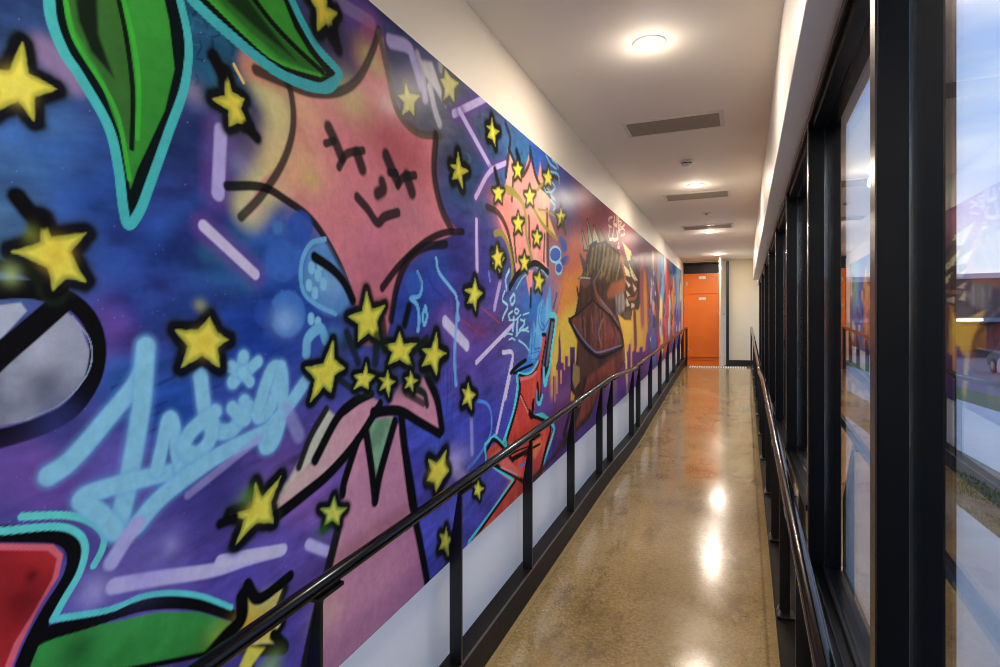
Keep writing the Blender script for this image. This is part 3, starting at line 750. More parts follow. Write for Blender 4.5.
S(F((388,28),(352,140),(345,180)), 7, BLK, .3); S(F((330,290),(305,390),(270,520),(240,660)), 8, (34,30,32), .35); S(F((514,0),(538,190),(562,310),(588,450)), 7, BLK, .3)
S(Q((318,335),(338,470),(352,595)), 7, BLK, .3); S(Q((352,595),(372,490),(425,305)), 7, BLK, .3); S(Q((450,285),(462,400),(490,560),(500,640)), 7, BLK, .3)
S(Q((345,268),(440,262),(510,300),(592,348)), 10, BLK, .3); S(Q((545,132),(582,222),(600,332)), 7, BLK, .35); S(Q((505,180),(535,200),(545,240)), 6, (30,40,30), .5)
S(Q((240,262),(290,225),(340,200)), 8, BLK, .4)

# ---- leaves
TEAL = (52,170,172)
lf = A((140,-30),(150,60),(185,150),(232,222),(312,362),(342,480),(357,600),(372,652),(405,612),(440,520),(490,380),(535,250),(546,120),(515,-30))
P(lf, (14,22,24), 1.5); S(lf, 10, TEAL, .15)
P(A((185,-30),(190,50),(222,130),(300,260),(350,395),(378,550),(398,490),(436,410),(478,320),(506,200),(490,60),(470,-30)), (44,138,44), 1.2, grad=(A((300,0))[0], A((360,300))[0], (40,128,40)))
P(A((185,-30),(220,90),(300,230),(345,340),(372,440),(384,330),(376,170),(350,60),(335,-30)), (48,98,40), 3); P(A((215,-30),(228,60),(265,150),(330,225),(285,100),(280,-30)), (22,32,22), 4)
S(A((186,-20),(215,110),(300,250),(345,350),(376,520)), 4.5, (44,160,40), .3); S(A((352,-20),(385,110),(402,250),(398,400)), 5, (44,160,40), .3); S(A((340,-20),(368,120),(385,270),(382,430)), 5, (16,28,18), .3)
lf = T((30,-20),(60,14),(150,98),(280,208),(380,278),(500,322),(555,324),(586,285),(586,262),(512,180),(452,80),(405,-20))
P(lf, (20,22,20), 1.5); S(lf, 7.5, (44,166,172), .15); S(T((150,98),(280,208),(400,288),(510,326),(575,300)), 9, (44,160,170), .15)
P(T((85,-20),(220,110),(350,220),(470,270),(535,284),(540,268),(480,195),(425,105),(375,-20)), (44,134,36), 1.2)
P(T((120,-20),(240,100),(370,215),(480,265),(528,272),(430,190),(340,95),(260,-20)), (36,96,32), 4); P(T((150,-20),(300,120),(430,225),(360,140),(240,-20)), (20,46,20), 4)
S(T((262,-20),(345,88),(435,182),(530,268)), 5, (14,22,14), .35); S(T((90,-20),(230,118),(360,226),(520,280)), 3, (52,150,40), .4)

# ---- red flower, green leaf and teal contour at the lower left
P(Cc((-200,318),(150,322),(178,350),(165,412),(110,500),(60,600),(20,700),(-200,700)), (218,92,106), 1.5)
P(Cc((-200,336),(135,340),(160,362),(148,418),(90,520),(40,600),(0,700),(-200,700)), (182,34,38), 1.5, tex=((120,16,26),.6,5,5)); B(*Cc((70,480))[0], 22, (80,16,22), .6); B(*Cc((90,410))[0], 7, (60,16,22), .7)
P(Cc((150,570),(300,545),(450,512),(560,512),(640,538),(664,548),(600,630),(500,655),(300,700),(60,700),(100,610)), (48,146,62), 2, tex=((34,104,40),.5,5,6))
B(*Cc((220,620))[0], 20, (24,60,30), .7); B(*Cc((620,575))[0], 14, (150,190,50), .7)
S(Cc((-100,292),(60,293),(165,300),(208,338),(198,410),(140,505),(90,600),(50,700)), 15, BLK, .12)
S(Cc((100,590),(150,568),(260,536),(380,498),(470,486),(560,492),(655,522)), 14, BLK, .12); P(Cc((150,545),(170,560),(110,600),(70,700),(30,700),(90,580)), BLK, 2)
S(Cc((-100,287),(0,285),(150,272),(215,288),(240,330),(225,400),(182,475),(150,533)), 7, (84,204,198), .2); S(Cc((150,533),(300,508),(400,470),(480,459),(565,468),(652,500)), 6, (76,200,196), .2)
S(Cc((62,244),(180,240),(250,256),(291,292),(288,335),(264,382)), 7, (84,204,192), .2); S(Cc((235,700),(500,648),(600,626)), 5, BLK, .3)

B(215, 492, 34, (46,46,100), .6); B(58, 425, 26, (54,60,124), .6); B(150, 560, 30, (118,104,176), .5); B(30, 470, 24, (112,78,160), .5, 2.)
# ---- the signature
TG = (126,190,234)
def tagl(w, *p): S(PP(*p), w*1.45, (96,160,210), .6, .6); S(PP(*p), w*1.15, TG, .32)
tagl(15, (281,45),(262,130),(180,235),(85,345),(25,388)); tagl(16, (283,45),(272,190),(246,350),(222,470),(205,535)); tagl(17, (200,535),(160,490),(112,452),(170,424),(290,392),(345,380))
tagl(11, (312,372),(328,300),(342,238),(356,250),(364,320),(376,375)); tagl(11, (378,372),(400,330)); tagl(12, (428,122),(440,215),(460,262),(505,270),(540,230),(545,192)); tagl(12, (468,218),(405,268),(385,315),(415,332),(450,300),(462,250))
tagl(10, (512,208),(545,240),(560,205)); tagl(10, (543,72),(535,110),(515,138)); tagl(10, (510,98),(545,112),(582,84)); tagl(9, (540,112),(560,138))
tagl(10, (643,100),(618,108),(592,180),(582,230),(615,205),(644,110),(648,180),(640,250),(622,300),(600,310),(606,270),(660,205),(708,138)); tagl(14, (600,272),(470,338),(330,440),(258,520)); S(PP((262,515),(225,565),(190,620)), 13, (166,160,212), .4); S(PP((395,440),(480,372),(590,285)), 7, (160,146,206), .6, .6); S(PP((660,215),(690,280)), 13, (150,150,205), .6, .6)
S(PP((640,225),(600,300)), 9, TG, .3)

# ---- large stars
star(A((65,125),(82,212),(165,258),(100,278),(98,350),(52,292),(-30,330),(-15,262),(-60,200),(28,205)), 17, core=(238,206,70))
star(Bz((120,50),(148,108),(250,95),(205,152),(246,236),(188,226),(154,260),(140,196),(38,150),(118,122)), 17, core=(240,190,30)); S(Bz((50,-10),(90,40),(120,60)), 18, BLK, .4); S(Bz((0,190),(70,205),(110,230)), 12, (26,30,20), .6)
B(*Bz((30,215))[0], 10, (160,180,110), .7); B(*Bz((90,100))[0], 9, (110,120,30), .7)
star(Bz((608,340),(628,386),(665,405),(628,426),(638,486),(588,450),(525,486),(545,424),(508,377),(576,378)), 13, fill=(226,208,60), core=(232,190,20)); B(*Bz((580,305))[0], 6, (150,160,90), .7)
star(T((172,272),(192,340),(236,368),(224,402),(252,462),(212,452),(183,466),(182,408),(124,368),(166,354)), 12, fill=(218,196,50)); S(T((125,210),(155,270)), 12, BLK, .45); S(T((250,470),(285,510)), 10, BLK, .5); S(T((200,240),(235,305)), 2.5, (226,190,110), .5)
star(T((478,-12),(506,30),(510,112),(542,86),(566,132),(560,78),(580,48),(545,28),(540,-20),(512,-50)), 11, fill=(212,188,40)); S(T((565,120),(585,180)), 9, (20,16,24), .5)
star(R((190,178),(206,225),(250,232),(226,258),(226,318),(205,290),(176,312),(184,262),(160,232),(186,226)), 5.5, fill=(206,198,110), edge=(180,176,110), out=(96,92,84), halo=False)  # outline and yellow greyed: lamp glare mixed into the paint
star(R((355,120),(378,158),(412,178),(392,202),(392,258),(372,228),(350,250),(352,200),(336,165),(352,160)), 5, fill=(196,190,110), edge=(170,168,110), out=(86,84,78), halo=False)  # lamp glare painted here too, grey outline and dulled yellow
star(R((408,470),(420,530),(450,545),(424,562),(428,618),(408,575),(384,582),(398,540),(378,522),(402,520)), 8, fill=(218,200,40))
star(G((300,76),(308,118),(330,130),(312,148),(314,192),(302,160),(282,156),(294,126),(280,110),(296,108)), 6.5, fill=(222,208,40))
star(U((385,400),(398,458),(424,478),(396,505),(388,566),(374,525),(345,530),(362,482),(335,462),(372,450)), 6.5)
star(H((325,30),(336,62),(352,74),(338,96),(332,140),(320,100),(302,98),(312,70),(300,50),(318,56)), 5.5, fill=(226,216,60))
star(H((60,425),(72,462),(104,480),(76,500),(66,545),(50,515),(22,525),(38,482),(18,462),(50,462)), 8, fill=(226,212,50))
star(I((178,10),(188,42),(206,54),(190,72),(192,112),(176,84),(156,92),(166,60),(158,36),(172,38)), 6.5)
star(I((96,262),(92,308),(106,336),(90,360),(60,412),(52,378),(26,372),(42,336),(32,296),(62,308)), 8, core=(240,190,20))
star(I((216,372),(222,392),(236,402),(224,414),(222,440),(212,422),(200,424),(206,404),(200,390),(210,390)), 5)
star(I((96,545),(104,580),(124,592),(106,606),(104,650),(90,620),(70,628),(82,594),(74,572),(90,576)), 7, fill=(218,210,50))
star(F((100,150),(118,190),(172,130),(142,205),(150,262),(105,258),(45,322),(70,250),(30,240),(90,222)), 11, core=(232,200,40)); B(*F((75,185))[0], 9, (90,130,40), .7); S(F((0,265),(40,245)), 10, BLK, .5)
star(F((322,185),(330,218),(356,220),(338,242),(336,268),(316,254),(294,270),(300,240),(282,222),(310,218)), 8, fill=(214,206,70), edge=(120,150,40)); B(*F((290,285))[0], 8, (50,90,40), .7)
star(VV_((362,190),(440,248),(568,162),(512,300),(560,352),(520,410),(528,468),(400,470),(272,452),(345,350)), 11, fill=(226,200,70), edge=(214,206,120)); B(*VV_((370,360))[0], 14, (238,184,20), .8); B(*VV_((480,230))[0], 10, (214,216,130), .7)
S(VV_((345,205),(338,330),(250,430),(150,545)), 12, BLK, .3); S(VV_((520,415),(585,490),(470,500),(410,520),(385,640)), 11, BLK, .3); P(VV_((380,480),(470,490),(390,600),(360,680),(290,680)), (222,206,60), 3); B(*VV_((500,590))[0], 12, (150,180,90), .7); S(VV_((375,135),(440,215),(612,88)), 11, BLK, .25)
# cluster
for u, v, r in ((368,325,17),(330,368,17),(400,352,15),(430,355,12),(365,380,14),(388,382,13),(410,384,12),(345,345,10),(380,345,10)): B(u, v, r, (34,50,36), .75)
for c in (((425,262),(440,318),(478,305),(455,352),(462,405),(430,385),(400,410),(402,358),(372,338),(412,322)), ((520,382),(532,418),(572,415),(545,446),(556,482),(520,462),(488,478),(500,440),(478,420),(510,415)),
          ((628,385),(632,432),(656,445),(634,460),(628,508),(612,475),(586,480),(600,448),(585,432),(612,430)), ((328,405),(332,462),(362,488),(332,508),(322,560),(300,540),(262,585),(276,520),(248,486),(300,475)),
          ((425,470),(428,502),(450,510),(432,528),(430,548),(412,538),(388,548),(400,522),(388,508),(415,502)), ((486,495),(492,518),(508,526),(494,538),(490,572),(480,545),(464,550),(474,528),(462,516),(480,516)),
          ((552,495),(560,516),(574,522),(560,532),(560,555),(550,540),(536,545),(544,526),(536,515),(548,514))):
    star(Ez(*c), 8 if abs(c[0][1]-c[5][1]) > 70 else 6.5, fill=(222,206,44), edge=(150,160,40))
for a_ in (((368,385),(400,470)),((455,395),(450,470)),((560,440),(600,400)),((480,430),(470,350)),((345,520),(380,545)),((540,560),(590,590))): S(Ez(*a_), 7, (24,32,22), .6, .85)

# ---- crown of flames with small stars
PK = (240,158,146)
P(O((186,270),(216,330),(240,400),(290,432),(328,300),(346,372),(384,480),(402,350),(412,430),(432,522),(470,582),(462,667))+O2((452,200),(456,490),(445,524),(360,482),(300,520),(235,562),(205,440),(160,290),(100,130),(160,60),(175,-60)), PK, 1.5, tex=((236,124,116),.6,6,3))
B(*O2((150,90))[0], 12, (236,104,100), .7); B(*O2((170,250))[0], 9, (236,110,104), .6); B(*O((430,560))[0], 10, (226,180,150), .6)
P(O2((345,105),(390,150),(460,180),(512,322),(430,262),(380,190)), (234,176,96), 1.5); P(O2((205,290),(232,470),(245,500),(225,520),(205,400)), (236,180,80), 1.5); P(O3((303,10),(357,0),(345,130),(336,190),(320,120)), (240,130,126), 1.2)
GO = (64,58,34)
for w, p in ((3.6, O((170,90),(200,180),(194,270),(172,440))),(3.2, O((196,265),(245,385))),(3.6, O((335,250),(330,350),(290,432),(268,425))),(3.6, O((340,280),(365,420),(400,500),(440,540),(470,580))),
             (4.5, O2((45,112),(118,150),(178,255),(212,400),(235,555))),(2.4, O2((325,180),(332,380))),(2.2, O2((225,292),(242,475))),(2.2, O2((430,300),(427,470))),(3, O2((447,140),(452,490))),(3, O((222,455),(212,600)))): S(p, w, (40,34,30), .35, .92)
for w, p in ((4.2, O2((180,5),(250,40),(298,130),(310,300),(350,475))),(4, O2((350,110),(420,230),(512,328))),(3, O2((390,130),(450,142),(535,205))),(4.2, O2((100,290),(145,288),(188,370),(215,505),(210,640))),(4, O((170,510),(230,540),(300,640))),(4, O((360,560),(410,500),(450,460)))): S(p, w, (146,132,44), .35, .95)
S(O2((198,650),(250,562),(330,502),(382,490),(455,548)), 7, BLK, .2); S(O2((240,660),(280,590),(330,540)), 1.6, (84,200,200), .3); S(O2((380,520),(420,540),(450,580)), 1.6, (90,190,220), .3); S(O3((340,130),(336,240)), 2.5, BLK, .5)
for cx, cy, rx, ry, z_ in ((252,400,30,62,O),(332,578,34,62,O),(455,452,34,60,O),(122,555,36,66,O),(255,225,34,66,O2),(380,318,28,56,O2),(296,485,30,62,O2),(392,610,32,70,O2),(118,455,36,80,O2),(540,182,28,60,O2)):
    q = z_((cx, cy))[0]; st5(q[0], q[1], rx*.175, ry*.17, 3.0, rs.uniform(-.15,.2), fill=(226,206,40), edge=(150,148,34), out=(46,46,24), halo=True)
S(O((100,400),(120,490)), 4.5, (26,24,20), .5); S(O((480,440),(525,465)), 4.5, BLK, .35); S(O((245,280),(262,330)), 5, BLK, .45); S(O2((545,200),(570,285)), 3.4, (80,76,24), .5)
# scribbles and bubbles beside it
for cx, cy, rx, ry in ((502,430,38,52),(525,520,22,40)):
    q = O2((cx, cy))[0]; P([(q[0]+rx*.15*math.cos(a), q[1]+ry*.15*math.sin(a)) for a in np.linspace(0,6.28,16)[:-1]], (40,84,176), 1); S([(q[0]+rx*.15*math.cos(a), q[1]+ry*.15*math.sin(a)) for a in np.linspace(0,6.28,18)], 2, (130,196,222), .3)
P(O2((530,310),(570,340),(580,400),(550,410)), (34,74,160), 1.2, curve=True); P(O2((545,460),(580,435),(602,455),(585,495),(550,500)), (30,70,156), 1.2, curve=True); S(O2((600,512),(618,488)), 2, (40,74,150), .3)
for p in (((440,300),(470,360),(510,392)),((480,330),(510,360),(520,385)),((470,410),(520,430),(530,490)),((430,520),(440,545),(470,548)),((480,480),(500,520),(470,560),(500,600)),((470,600),(500,640),(490,667))): S(O(*p), 2, (120,186,214), .35, .85)
B(*O((560,570))[0], 9, (150,146,176), .45)

# ---- cyan tag scribble and the lavender haze round it
for p in (((195,0),(172,60),(178,130)),((165,140),(150,200),(185,240),(160,300),(150,330)),((205,190),(225,160),(232,200),(212,232),(200,195)),((240,255),(258,272),(245,292),(230,275),(240,256)),
          ((200,330),(190,300),(215,275)),((195,335),(240,330),(270,300)),((225,320),(220,400)),((250,330),(245,430)),((270,330),(300,350),(262,400)),((300,330),(285,400),(320,385)),((285,300),(325,285)),
          ((240,440),(280,400),(325,410)),((260,470),(300,500),(325,535)),((160,445),(185,425),(215,430)),((195,465),(215,455),(235,470))): S(O3(*p), 2.2, (150,206,226), .35, .92)
# ---- blue flame brush
P(O3((325,560),(340,400),(358,335),(372,400),(388,240),(420,185),(432,250),(470,95),(478,280),(470,310),(440,420),(410,520),(350,640),(300,660)), (104,178,216), 1.5, tex=((60,136,204),.7,14,5))
for p in (((350,380),(345,500),(340,600)),((400,240),(390,340),(420,400),(470,310)),((420,220),(405,330),(430,380)),((370,420),(360,520),(400,520)),((330,560),(400,540)),((320,600),(390,590))): S(O3(*p), 1.6, (40,104,188), .35, .85)
for p in (((555,115),(505,310)),((512,160),(490,250)),((575,170),(545,225)),((590,165),(565,205))): S(O3(*p), 2.2, (54,70,150), .3, .9)

# ---- orange dusk behind the city
def dusk(*pts): return list(pts)
P(dusk((566,268),(572,246),(584,234),(592,230),(592,300),(582,380),(552,392),(551,360),(556,322)), (206,98,66), 9, .9)
P(dusk((560,300),(566,278),(590,262),(590,330),(582,385),(552,392),(551,352)), (230,140,46), 8, .95)
P(dusk((556,328),(566,310),(584,300),(586,388),(552,394),(551,356)), (244,184,44), 7, .95)
P(dusk((612,318),(626,306),(640,296),(646,290),(648,330),(644,366),(622,372),(614,350)), (236,160,50), 5, .9)
B(646, 300, 10, (200,90,70), .6)
# ---- city silhouette in front of the orange dusk
def city(base):
    pts = [(552,470),(553,378)]
    for x, y in base: pts.append((x, y))
    pts += [(base[-1][0], 470)]; P(pts, (96,48,104), .8, tex=((70,34,82),.6,3,9))
city([(553,376),(556,376),(556,366),(558,360),(558.6,342),(559.6,328),(560.6,342),(561.2,362),(565,364),(565,356),(568,356),(568,366),(570,366),(570,347),(575,347),(575,372),(578,376)])
P([(617,470),(617,372),(621,360),(624,350),(628,352),(629,344),(631,344),(632,352),(634,350),(635,340),(636,352),(639,352),(640,345),(642,345),(643,352),(646,350),(646,470)], (104,54,112), .8)
for x, y, l in ((555,366,34),(557,372,20),(564.5,352,16),(561,372,10),(574,380,12),(625,345,14),(631.5,346,22),(627,372,30)): S([(x, y), (x, y+l)], 1.8, (228,160,50), .3, .9, False)
B(566, 395, 14, (140,90,140), .5); P([(548,478),(556,440),(574,426),(612,392),(640,372),(640,400),(560,478)], (82,58,134), 5, .5)

# ---- red caped swordsman shape with teal contour
RED = (208,58,48); TL = (72,206,206)
arm = O4((256,118),(300,105),(345,92),(385,20),(402,-40),(396,120),(372,230),(357,372),(402,396),(472,440),(482,480),(440,640),(425,760),(395,790))
P(arm+I((380,430),(300,500),(195,605),(180,620),(330,375),(250,300),(250,255),(290,228),(335,290),(322,215))+O4((165,545),(230,350),(266,200)), RED, 1.2, tex=((236,104,58),.5,14,4))
S(O4((246,118),(250,180),(222,350),(160,540),(150,575)), 3.2, TL, .2); S(O4((262,140),(266,200),(234,350),(176,548),(190,580)), 3, BLK, .2)
S(O4((262,205),(330,350)), 1.6, (60,20,20), .3); S(O4((270,240),(325,358)), 1.2, (236,150,130), .4)
S(O4((370,376),(425,372),(490,440),(486,500),(440,640),(420,720)), 3.4, TL, .2); S(O4((340,372),(400,392),(462,430),(470,480)), 4, BLK, .25); S(O4((470,480),(432,620),(404,740)), 3, BLK, .25); S(O4((355,280),(345,372),(330,350)), 4, BLK, .3)
S(I((240,240),(275,205),(320,250),(318,215)), 3.2, TL, .2, 1, False); S(I((240,240),(245,302),(345,370),(262,490),(180,600),(172,640)), 3.4, TL, .2, 1, False); S(I((250,255),(278,222),(345,300),(300,280)), 4.5, BLK, .25); S(I((252,300),(345,352),(385,378)), 6, BLK, .25); S(I((330,300),(385,270),(440,240)), 6, BLK, .3)
S(I((355,372),(270,490),(190,605)), 3, BLK, .25); P(I((262,280),(292,248),(345,310),(380,350),(370,362),(300,320)), (226,96,84), 1.2); S(I((300,322),(360,352)), 2.5, (236,150,150), .4); S(I((372,320),(410,292)), 3, (70,120,210), .3); S(I((200,590),(300,500),(380,440)), 3, (236,120,120), .5, .7)
P(O4((355,545),(400,515),(415,560),(370,660),(340,640)), (232,110,60), 1.2); S(O4((300,640),(330,600),(400,560)), 3, BLK, .3); S(O4((185,640),(260,600),(330,575)), 2.5, BLK, .4)
# hand-guard, scarf and blade
P(O4((205,85),(300,-5),(330,-30),(350,10),(395,0),(350,75),(290,95),(250,82)), (54,120,196), 1.5); S(O4((205,86),(250,40),(305,0)), 5, BLK, .2); S(O4((225,90),(280,60),(350,30)), 4, BLK, .25); S(O4((255,90),(310,95),(350,70),(385,10)), 3.2, TL, .25); S(O4((262,100),(320,108),(372,70),(398,10)), 2.6, BLK, .3); S(O4((270,128),(340,110),(376,80)), 4, (232,120,120), .5, .8)
P(O3((470,315),(498,320),(500,345),(455,700),(440,720),(425,640),(445,480)), BLK, 1.2); P(O3((478,345),(492,345),(470,520),(448,650),(440,640),(455,500)), (112,112,122), 1.2)
S(O3((470,300),(500,305),(506,345),(480,520),(462,660),(438,735)), 3, TL, .2); P(O3((418,440),(438,450),(410,640),(400,830),(385,860),(388,700)), (212,72,40), 1.2); S(O3((416,430),(440,452),(412,640),(405,840)), 2, BLK, .3); S(O4((385,190),(382,270),(400,290),(415,240)), 2.6, TL, .25); S(O4((425,60),(428,150),(440,160),(450,110)), 2.6, TL, .25); S(O4((384,160),(390,258)), 2.6, BLK, .3)

# ---- quilled beast in a leather cape
BR = (84,52,42)
beast = L1((110,640),(150,500),(165,395),(190,350),(290,330),(350,380),(400,430),(480,450),(540,560),(556,660))+M1((560,200),(520,250),(500,262),(490,332),(440,332),(390,290),(430,440),(440,520),(430,560))+K1((350,190),(355,250),(330,300),(245,395),(205,500),(140,562),(40,680),(-20,760),(-60,760),(60,640),(130,520),(130,440),(135,330),(150,250),(155,170),(120,85))+M1((90,280),(110,60))
P(beast, BR, 1.2, tex=((48,32,34),.85,16,5))
P(L1((150,640),(165,480),(190,380),(290,345),(350,400),(420,470),(440,660)), (70,56,44), 2, .9)
for k in range(26):
    x = rs.uniform(165, 430); y0 = 350+max(0, x-290)*.8+rs.uniform(0, 60); S(L1((x, y0),(x-8, y0+90),(x-25-rs.uniform(0,40), y0+rs.uniform(150, 260))), rs.uniform(1.2, 2.4), [(156,116,48),(40,34,32),(122,92,44),(96,88,66)][k % 4], .4, .8)
for k in range(18):
    x = 178+k*14.5; y0 = 352+max(0, x-300)*.75; S(L1((x, y0),(x-6, y0+80),(x-16-k*.8, y0+190)), [1.6,2.6][k % 2], [(150,112,46),(30,24,24),(112,88,46),(34,28,26)][k % 4], .6, .72)
for p, c in ((((165,185),(208,360),(178,368)),(150,150,116)),(((212,225),(255,350),(205,352)),(164,158,118)),(((128,268),(168,400),(140,404)),(146,138,104)),(((262,260),(302,345),(262,348)),(136,110,80)),(((110,440),(162,520),(138,560)),(60,52,54))):
    S(L1(*p, p[0]), 2.2, (40,32,34), .4, .85, False); P(L1(*p), c, .7)
S(L1((150,660),(165,490),(190,385),(235,352)), 2.6, (28,22,26), .35); S(L1((290,345),(350,395),(405,440),(430,500)), 2.4, (34,26,28), .4)
S(L1((300,470),(270,540),(215,640)), 2.2, (120,110,96), .5, .7); S(L1((420,470),(440,560),(445,640)), 3, (160,86,46), .5, .9)
P(M1((310,140),(340,70),(430,30),(445,110),(380,160),(320,170)), (150,82,50), 2); P(M1((370,150),(430,120),(450,200),(440,260),(400,290),(385,280)), (150,136,130), 2, tex=((90,76,76),.8,30,5))
for p in (((424,345),(488,415),(502,474),(466,492)),((432,512),(474,560),(484,606),(450,594)),((470,500),(500,560),(520,640),(492,600))): S(L1(*p, p[0]), 1.8, (60,40,36), .4, .8, False); P(L1(*p), (204,190,140), .6, .9)
for p in (((448,35),(485,75),(470,92)),((452,112),(482,150),(462,160)),((455,165),(478,225),(458,235)),((490,205),(535,225),(490,248)),((500,60),(530,100),(515,130)),((505,-20),(540,40),(520,40))): P(M1(*p), (206,186,150), .6, .9)
S(L1((490,470),(530,560),(550,660)), 3, (44,38,40), .4); S(M1((552,0),(560,120),(545,220),(520,240)), 3, (60,50,56), .4); P(M1((430,280),(490,262),(488,330),(440,330)), (92,78,60), 1.2); S(M1((470,180),(520,170),(535,130)), 3, (140,84,64), .5)
P(M1((396,296),(440,336),(496,350),(502,440),(470,520),(440,500),(425,420)), (244,178,40), 1); P(M1((508,250),(550,270),(552,330),(560,420),(585,400),(580,520),(545,540),(540,400),(515,300)), (240,170,50), 1); S(M1((516,300),(520,420),(522,500)), 4, (110,60,60), .4)
P(M1((95,30),(110,10),(180,20),(190,60),(150,100),(115,70)), (120,72,66), 1.2); S(M1((105,45),(120,20),(185,25)), 2, (180,170,160), .4); S(M1((215,60),(240,160),(300,240),(370,330),(420,440)), 5, (146,82,58), .4, .85); S(M1((260,180),(340,280),(400,380)), 1.6, (110,116,140), .4)
P(M1((30,330),(110,275),(200,190),(230,180),(330,300),(400,400),(428,470),(428,515),(330,560),(260,592),(180,540),(95,430)), (122,64,50), 1.5, tex=((66,40,42),.9,22,4)); B(*M1((360,430))[0], 9, (150,66,56), .7); B(*M1((330,500))[0], 7, (126,44,40), .6)
for k in range(14):
    x = rs.uniform(110, 380); S(M1((x, 260+rs.uniform(0,80)),(x+6, 400),(x+12, 470)), 1.3, [(60,44,56),(150,92,72),(92,84,104)][k % 3], .4, .6)
S(M1((30,330),(110,275),(205,185)), 2.6, (30,22,28), .3); S(M1((28,330),(88,445),(168,552),(256,608),(340,582),(436,524)), 4.6, (26,20,28), .3); S(M1((62,368),(130,470),(200,548),(255,572),(420,520)), 2.4, (112,114,152), .4, .9); S(M1((330,300),(410,420),(434,520)), 3.2, (34,24,30), .35)
S(M1((205,180),(250,230),(330,300)), 2.6, (34,24,30), .4); S(M1((330,330),(370,420),(360,500)), 2.4, (84,40,40), .4, .8); S(M1((280,330),(250,430),(270,520)), 2, (176,112,90), .5, .6)
S(M1((90,100),(100,180),(80,290)), 2.2, (40,30,36), .35); P(K1((200,320),(330,225),(352,195),(350,250),(325,300),(240,390),(205,470),(150,530),(160,440)), (142,64,52), 2, tex=((84,44,44),.8,14,5)); P(K1((140,265),(165,280),(165,340),(145,370),(135,330)), (150,116,66), 1.2); S(K1((132,260),(128,440),(100,560)), 3, (38,30,34), .4); S(K1((190,330),(160,460),(100,600)), 4, (44,34,36), .5); P(K1((130,380),(145,400),(140,420),(126,420)), (226,150,40), 1); S(K1((358,215),(362,340)), 2, (220,190,110), .4)
# small pale tag above the beast
for p in (((348,162),(326,178),(324,225),(345,238)),((368,165),(362,215),(372,222)),((385,165),(385,225),(372,222)),((330,240),(328,322),(350,328)),((360,250),(358,328),(392,318),(386,270)),((396,182),(400,262)),((398,190),(420,205),(404,225),(424,245),(402,262)),((440,222),(424,240),(440,262),(438,292),(416,300)),((390,385),(402,390),(398,360))): S(L1(*p), 1.7, (206,186,156), .35, .85)

# ---- far figures at the end of the wall
for p, w, c in ((((75,240),(78,360),(70,500)),5,(226,150,50)),(((62,170),(60,300),(64,420)),5,(160,80,96)),(((105,230),(118,330),(112,480),(125,600)),7,(84,108,160)),(((110,250),(108,330)),2,(196,200,206)),(((128,330),(122,460)),3,(40,50,90)),(((100,500),(130,560),(110,620)),5,(70,96,160)),
                (((140,210),(135,300),(150,420)),3,(70,60,60)),(((150,120),(145,220)),4,(96,120,120)),(((165,160),(170,260),(160,340)),4,(64,150,190)),(((180,150),(186,210)),4,(226,206,196)),(((200,190),(205,300),(200,420)),7,(190,62,60)),(((185,230),(190,330),(178,420)),4,(206,84,70)),
                (((160,370),(158,470),(165,560)),4,(228,196,120)),(((180,420),(186,520),(180,580)),4,(210,70,60)),(((205,360),(200,480)),3,(150,206,226)),(((220,260),(226,320)),4,(232,190,70)),(((222,330),(218,420),(226,500)),4,(230,130,60)),(((240,280),(244,400),(240,520)),7,(60,84,156)),(((250,200),(252,280)),6,(84,130,130)),
                (((210,150),(212,200)),4,(60,140,170)),(((90,560),(86,640)),5,(120,60,120)),(((150,560),(150,620)),4,(200,50,60)),(((118,120),(118,165)),3,(180,150,120))): S(N1(*p), w, c, .5, .92)
for k in range(70):
    x, y = rs.uniform(648, 681), rs.uniform(268, 345); S([(x, y), (x+rs.uniform(-1,1), y+rs.uniform(3,9))], rs.uniform(.8, 1.8), [(226,206,186),(24,24,40),(206,70,56),(70,130,196),(236,176,60),(30,26,36),(120,40,60)][k % 7], .45, .8)

# paint is matt pigment: keep it a plausible albedo
lum = C@np.array([.3,.59,.11], np.float32)
C *= np.array([.96,1.02,1.05], np.float32)
C[:] = np.clip((C*.92+.08*lum[..., None])*1.24, .005, .85)
nv = NR*NU
co = np.empty((NR, NU, 3), np.float32); co[..., 0] = XM; co[..., 1] = GYm; co[..., 2] = GZm
ii = (np.arange(NR-1)[:, None]*NU+np.arange(NU-1)[None, :]).ravel()
quads = np.stack([ii, ii+1, ii+1+NU, ii+NU], 1).astype(np.int32)
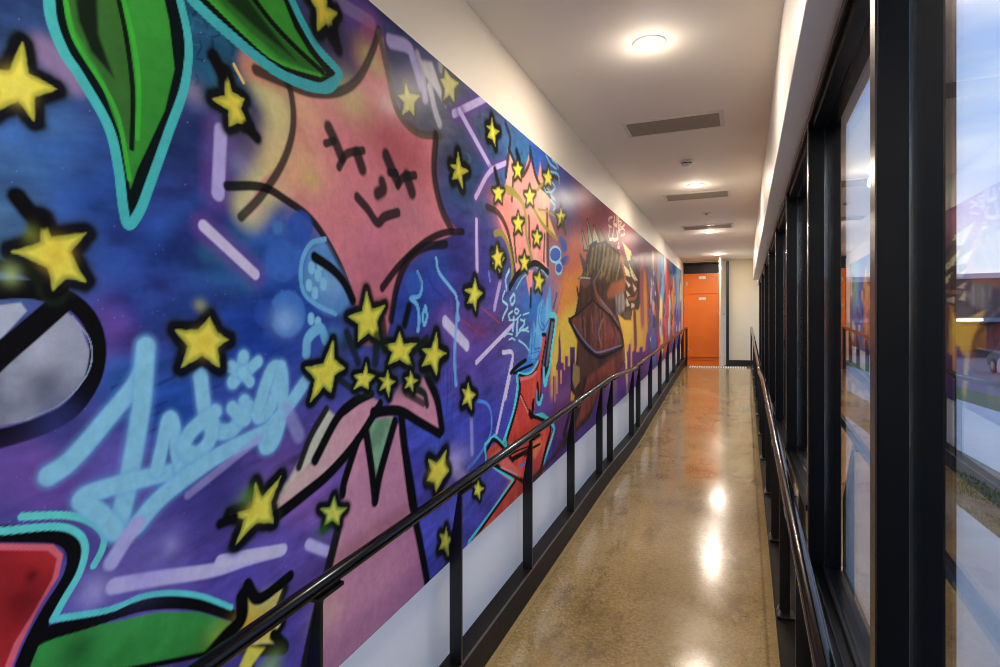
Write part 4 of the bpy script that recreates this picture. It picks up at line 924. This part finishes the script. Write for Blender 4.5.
# thin returned edge down to the wall on all four sides
rim = np.concatenate([np.arange(NU), (np.arange(1, NR)*NU+NU-1), ((NR-1)*NU+np.arange(NU-2, -1, -1)), (np.arange(NR-2, 0, -1)*NU)])
back = co.reshape(-1, 3)[rim].copy(); back[:, 0] = XL+.0008
bi = nv+np.arange(len(rim)); nx_ = np.roll(rim, -1); nb = np.roll(bi, -1)
side = np.stack([rim, bi, nb, nx_], 1).astype(np.int32)
allv = np.concatenate([co.reshape(-1, 3), back]); allq = np.concatenate([quads, side])
me = bpy.data.meshes.new('mural')
me.vertices.add(len(allv)); me.vertices.foreach_set('co', allv.ravel())
me.loops.add(allq.size); me.loops.foreach_set('vertex_index', allq.ravel())
me.polygons.add(len(allq)); me.polygons.foreach_set('loop_start', np.arange(0, allq.size, 4, dtype=np.int32))
try: me.polygons.foreach_set('loop_total', np.full(len(allq), 4, np.int32))
except Exception: pass
me.update(calc_edges=True)
at = me.attributes.new('paint', 'FLOAT_COLOR', 'POINT')
cc = np.ones((len(allv), 4), np.float32); cc[:nv, :3] = C.reshape(-1, 3); cc[nv:, :3] = C.reshape(-1, 3)[rim]
at.data.foreach_set('color', cc.ravel())
mm = bpy.data.materials.new('spray_paint'); mm.use_nodes = True; t = mm.node_tree; b = t.nodes['Principled BSDF']
an = nn(t, 'ShaderNodeAttribute'); an.attribute_name = 'paint'
tc = nn(t, 'ShaderNodeTexCoord'); n = nn(t, 'ShaderNodeTexNoise'); n.inputs['Scale'].default_value = 26; n.inputs['Detail'].default_value = 8; n.inputs['Roughness'].default_value = .7
t.links.new(tc.outputs['Object'], n.inputs['Vector'])
r = ramp(t, n.outputs[0], [(.3, (.86,.86,.86)), (.7, (1.1,1.1,1.1))])
mxx = nn(t, 'ShaderNodeMixRGB', blend_type='MULTIPLY'); mxx.inputs[0].default_value = 1
t.links.new(an.outputs['Color'], mxx.inputs[1]); t.links.new(r.outputs[0], mxx.inputs[2]); t.links.new(mxx.outputs[0], b.inputs['Base Color'])
b.inputs['Roughness'].default_value = .30; b.inputs['Specular IOR Level'].default_value = .014
me.materials.append(mm)
mo = bpy.data.objects.new('mural', me); SC.collection.objects.link(mo)
tag(mo, 'long spray-painted graffiti mural with yellow stars and a smiling pink star on the left wall', 'mural')
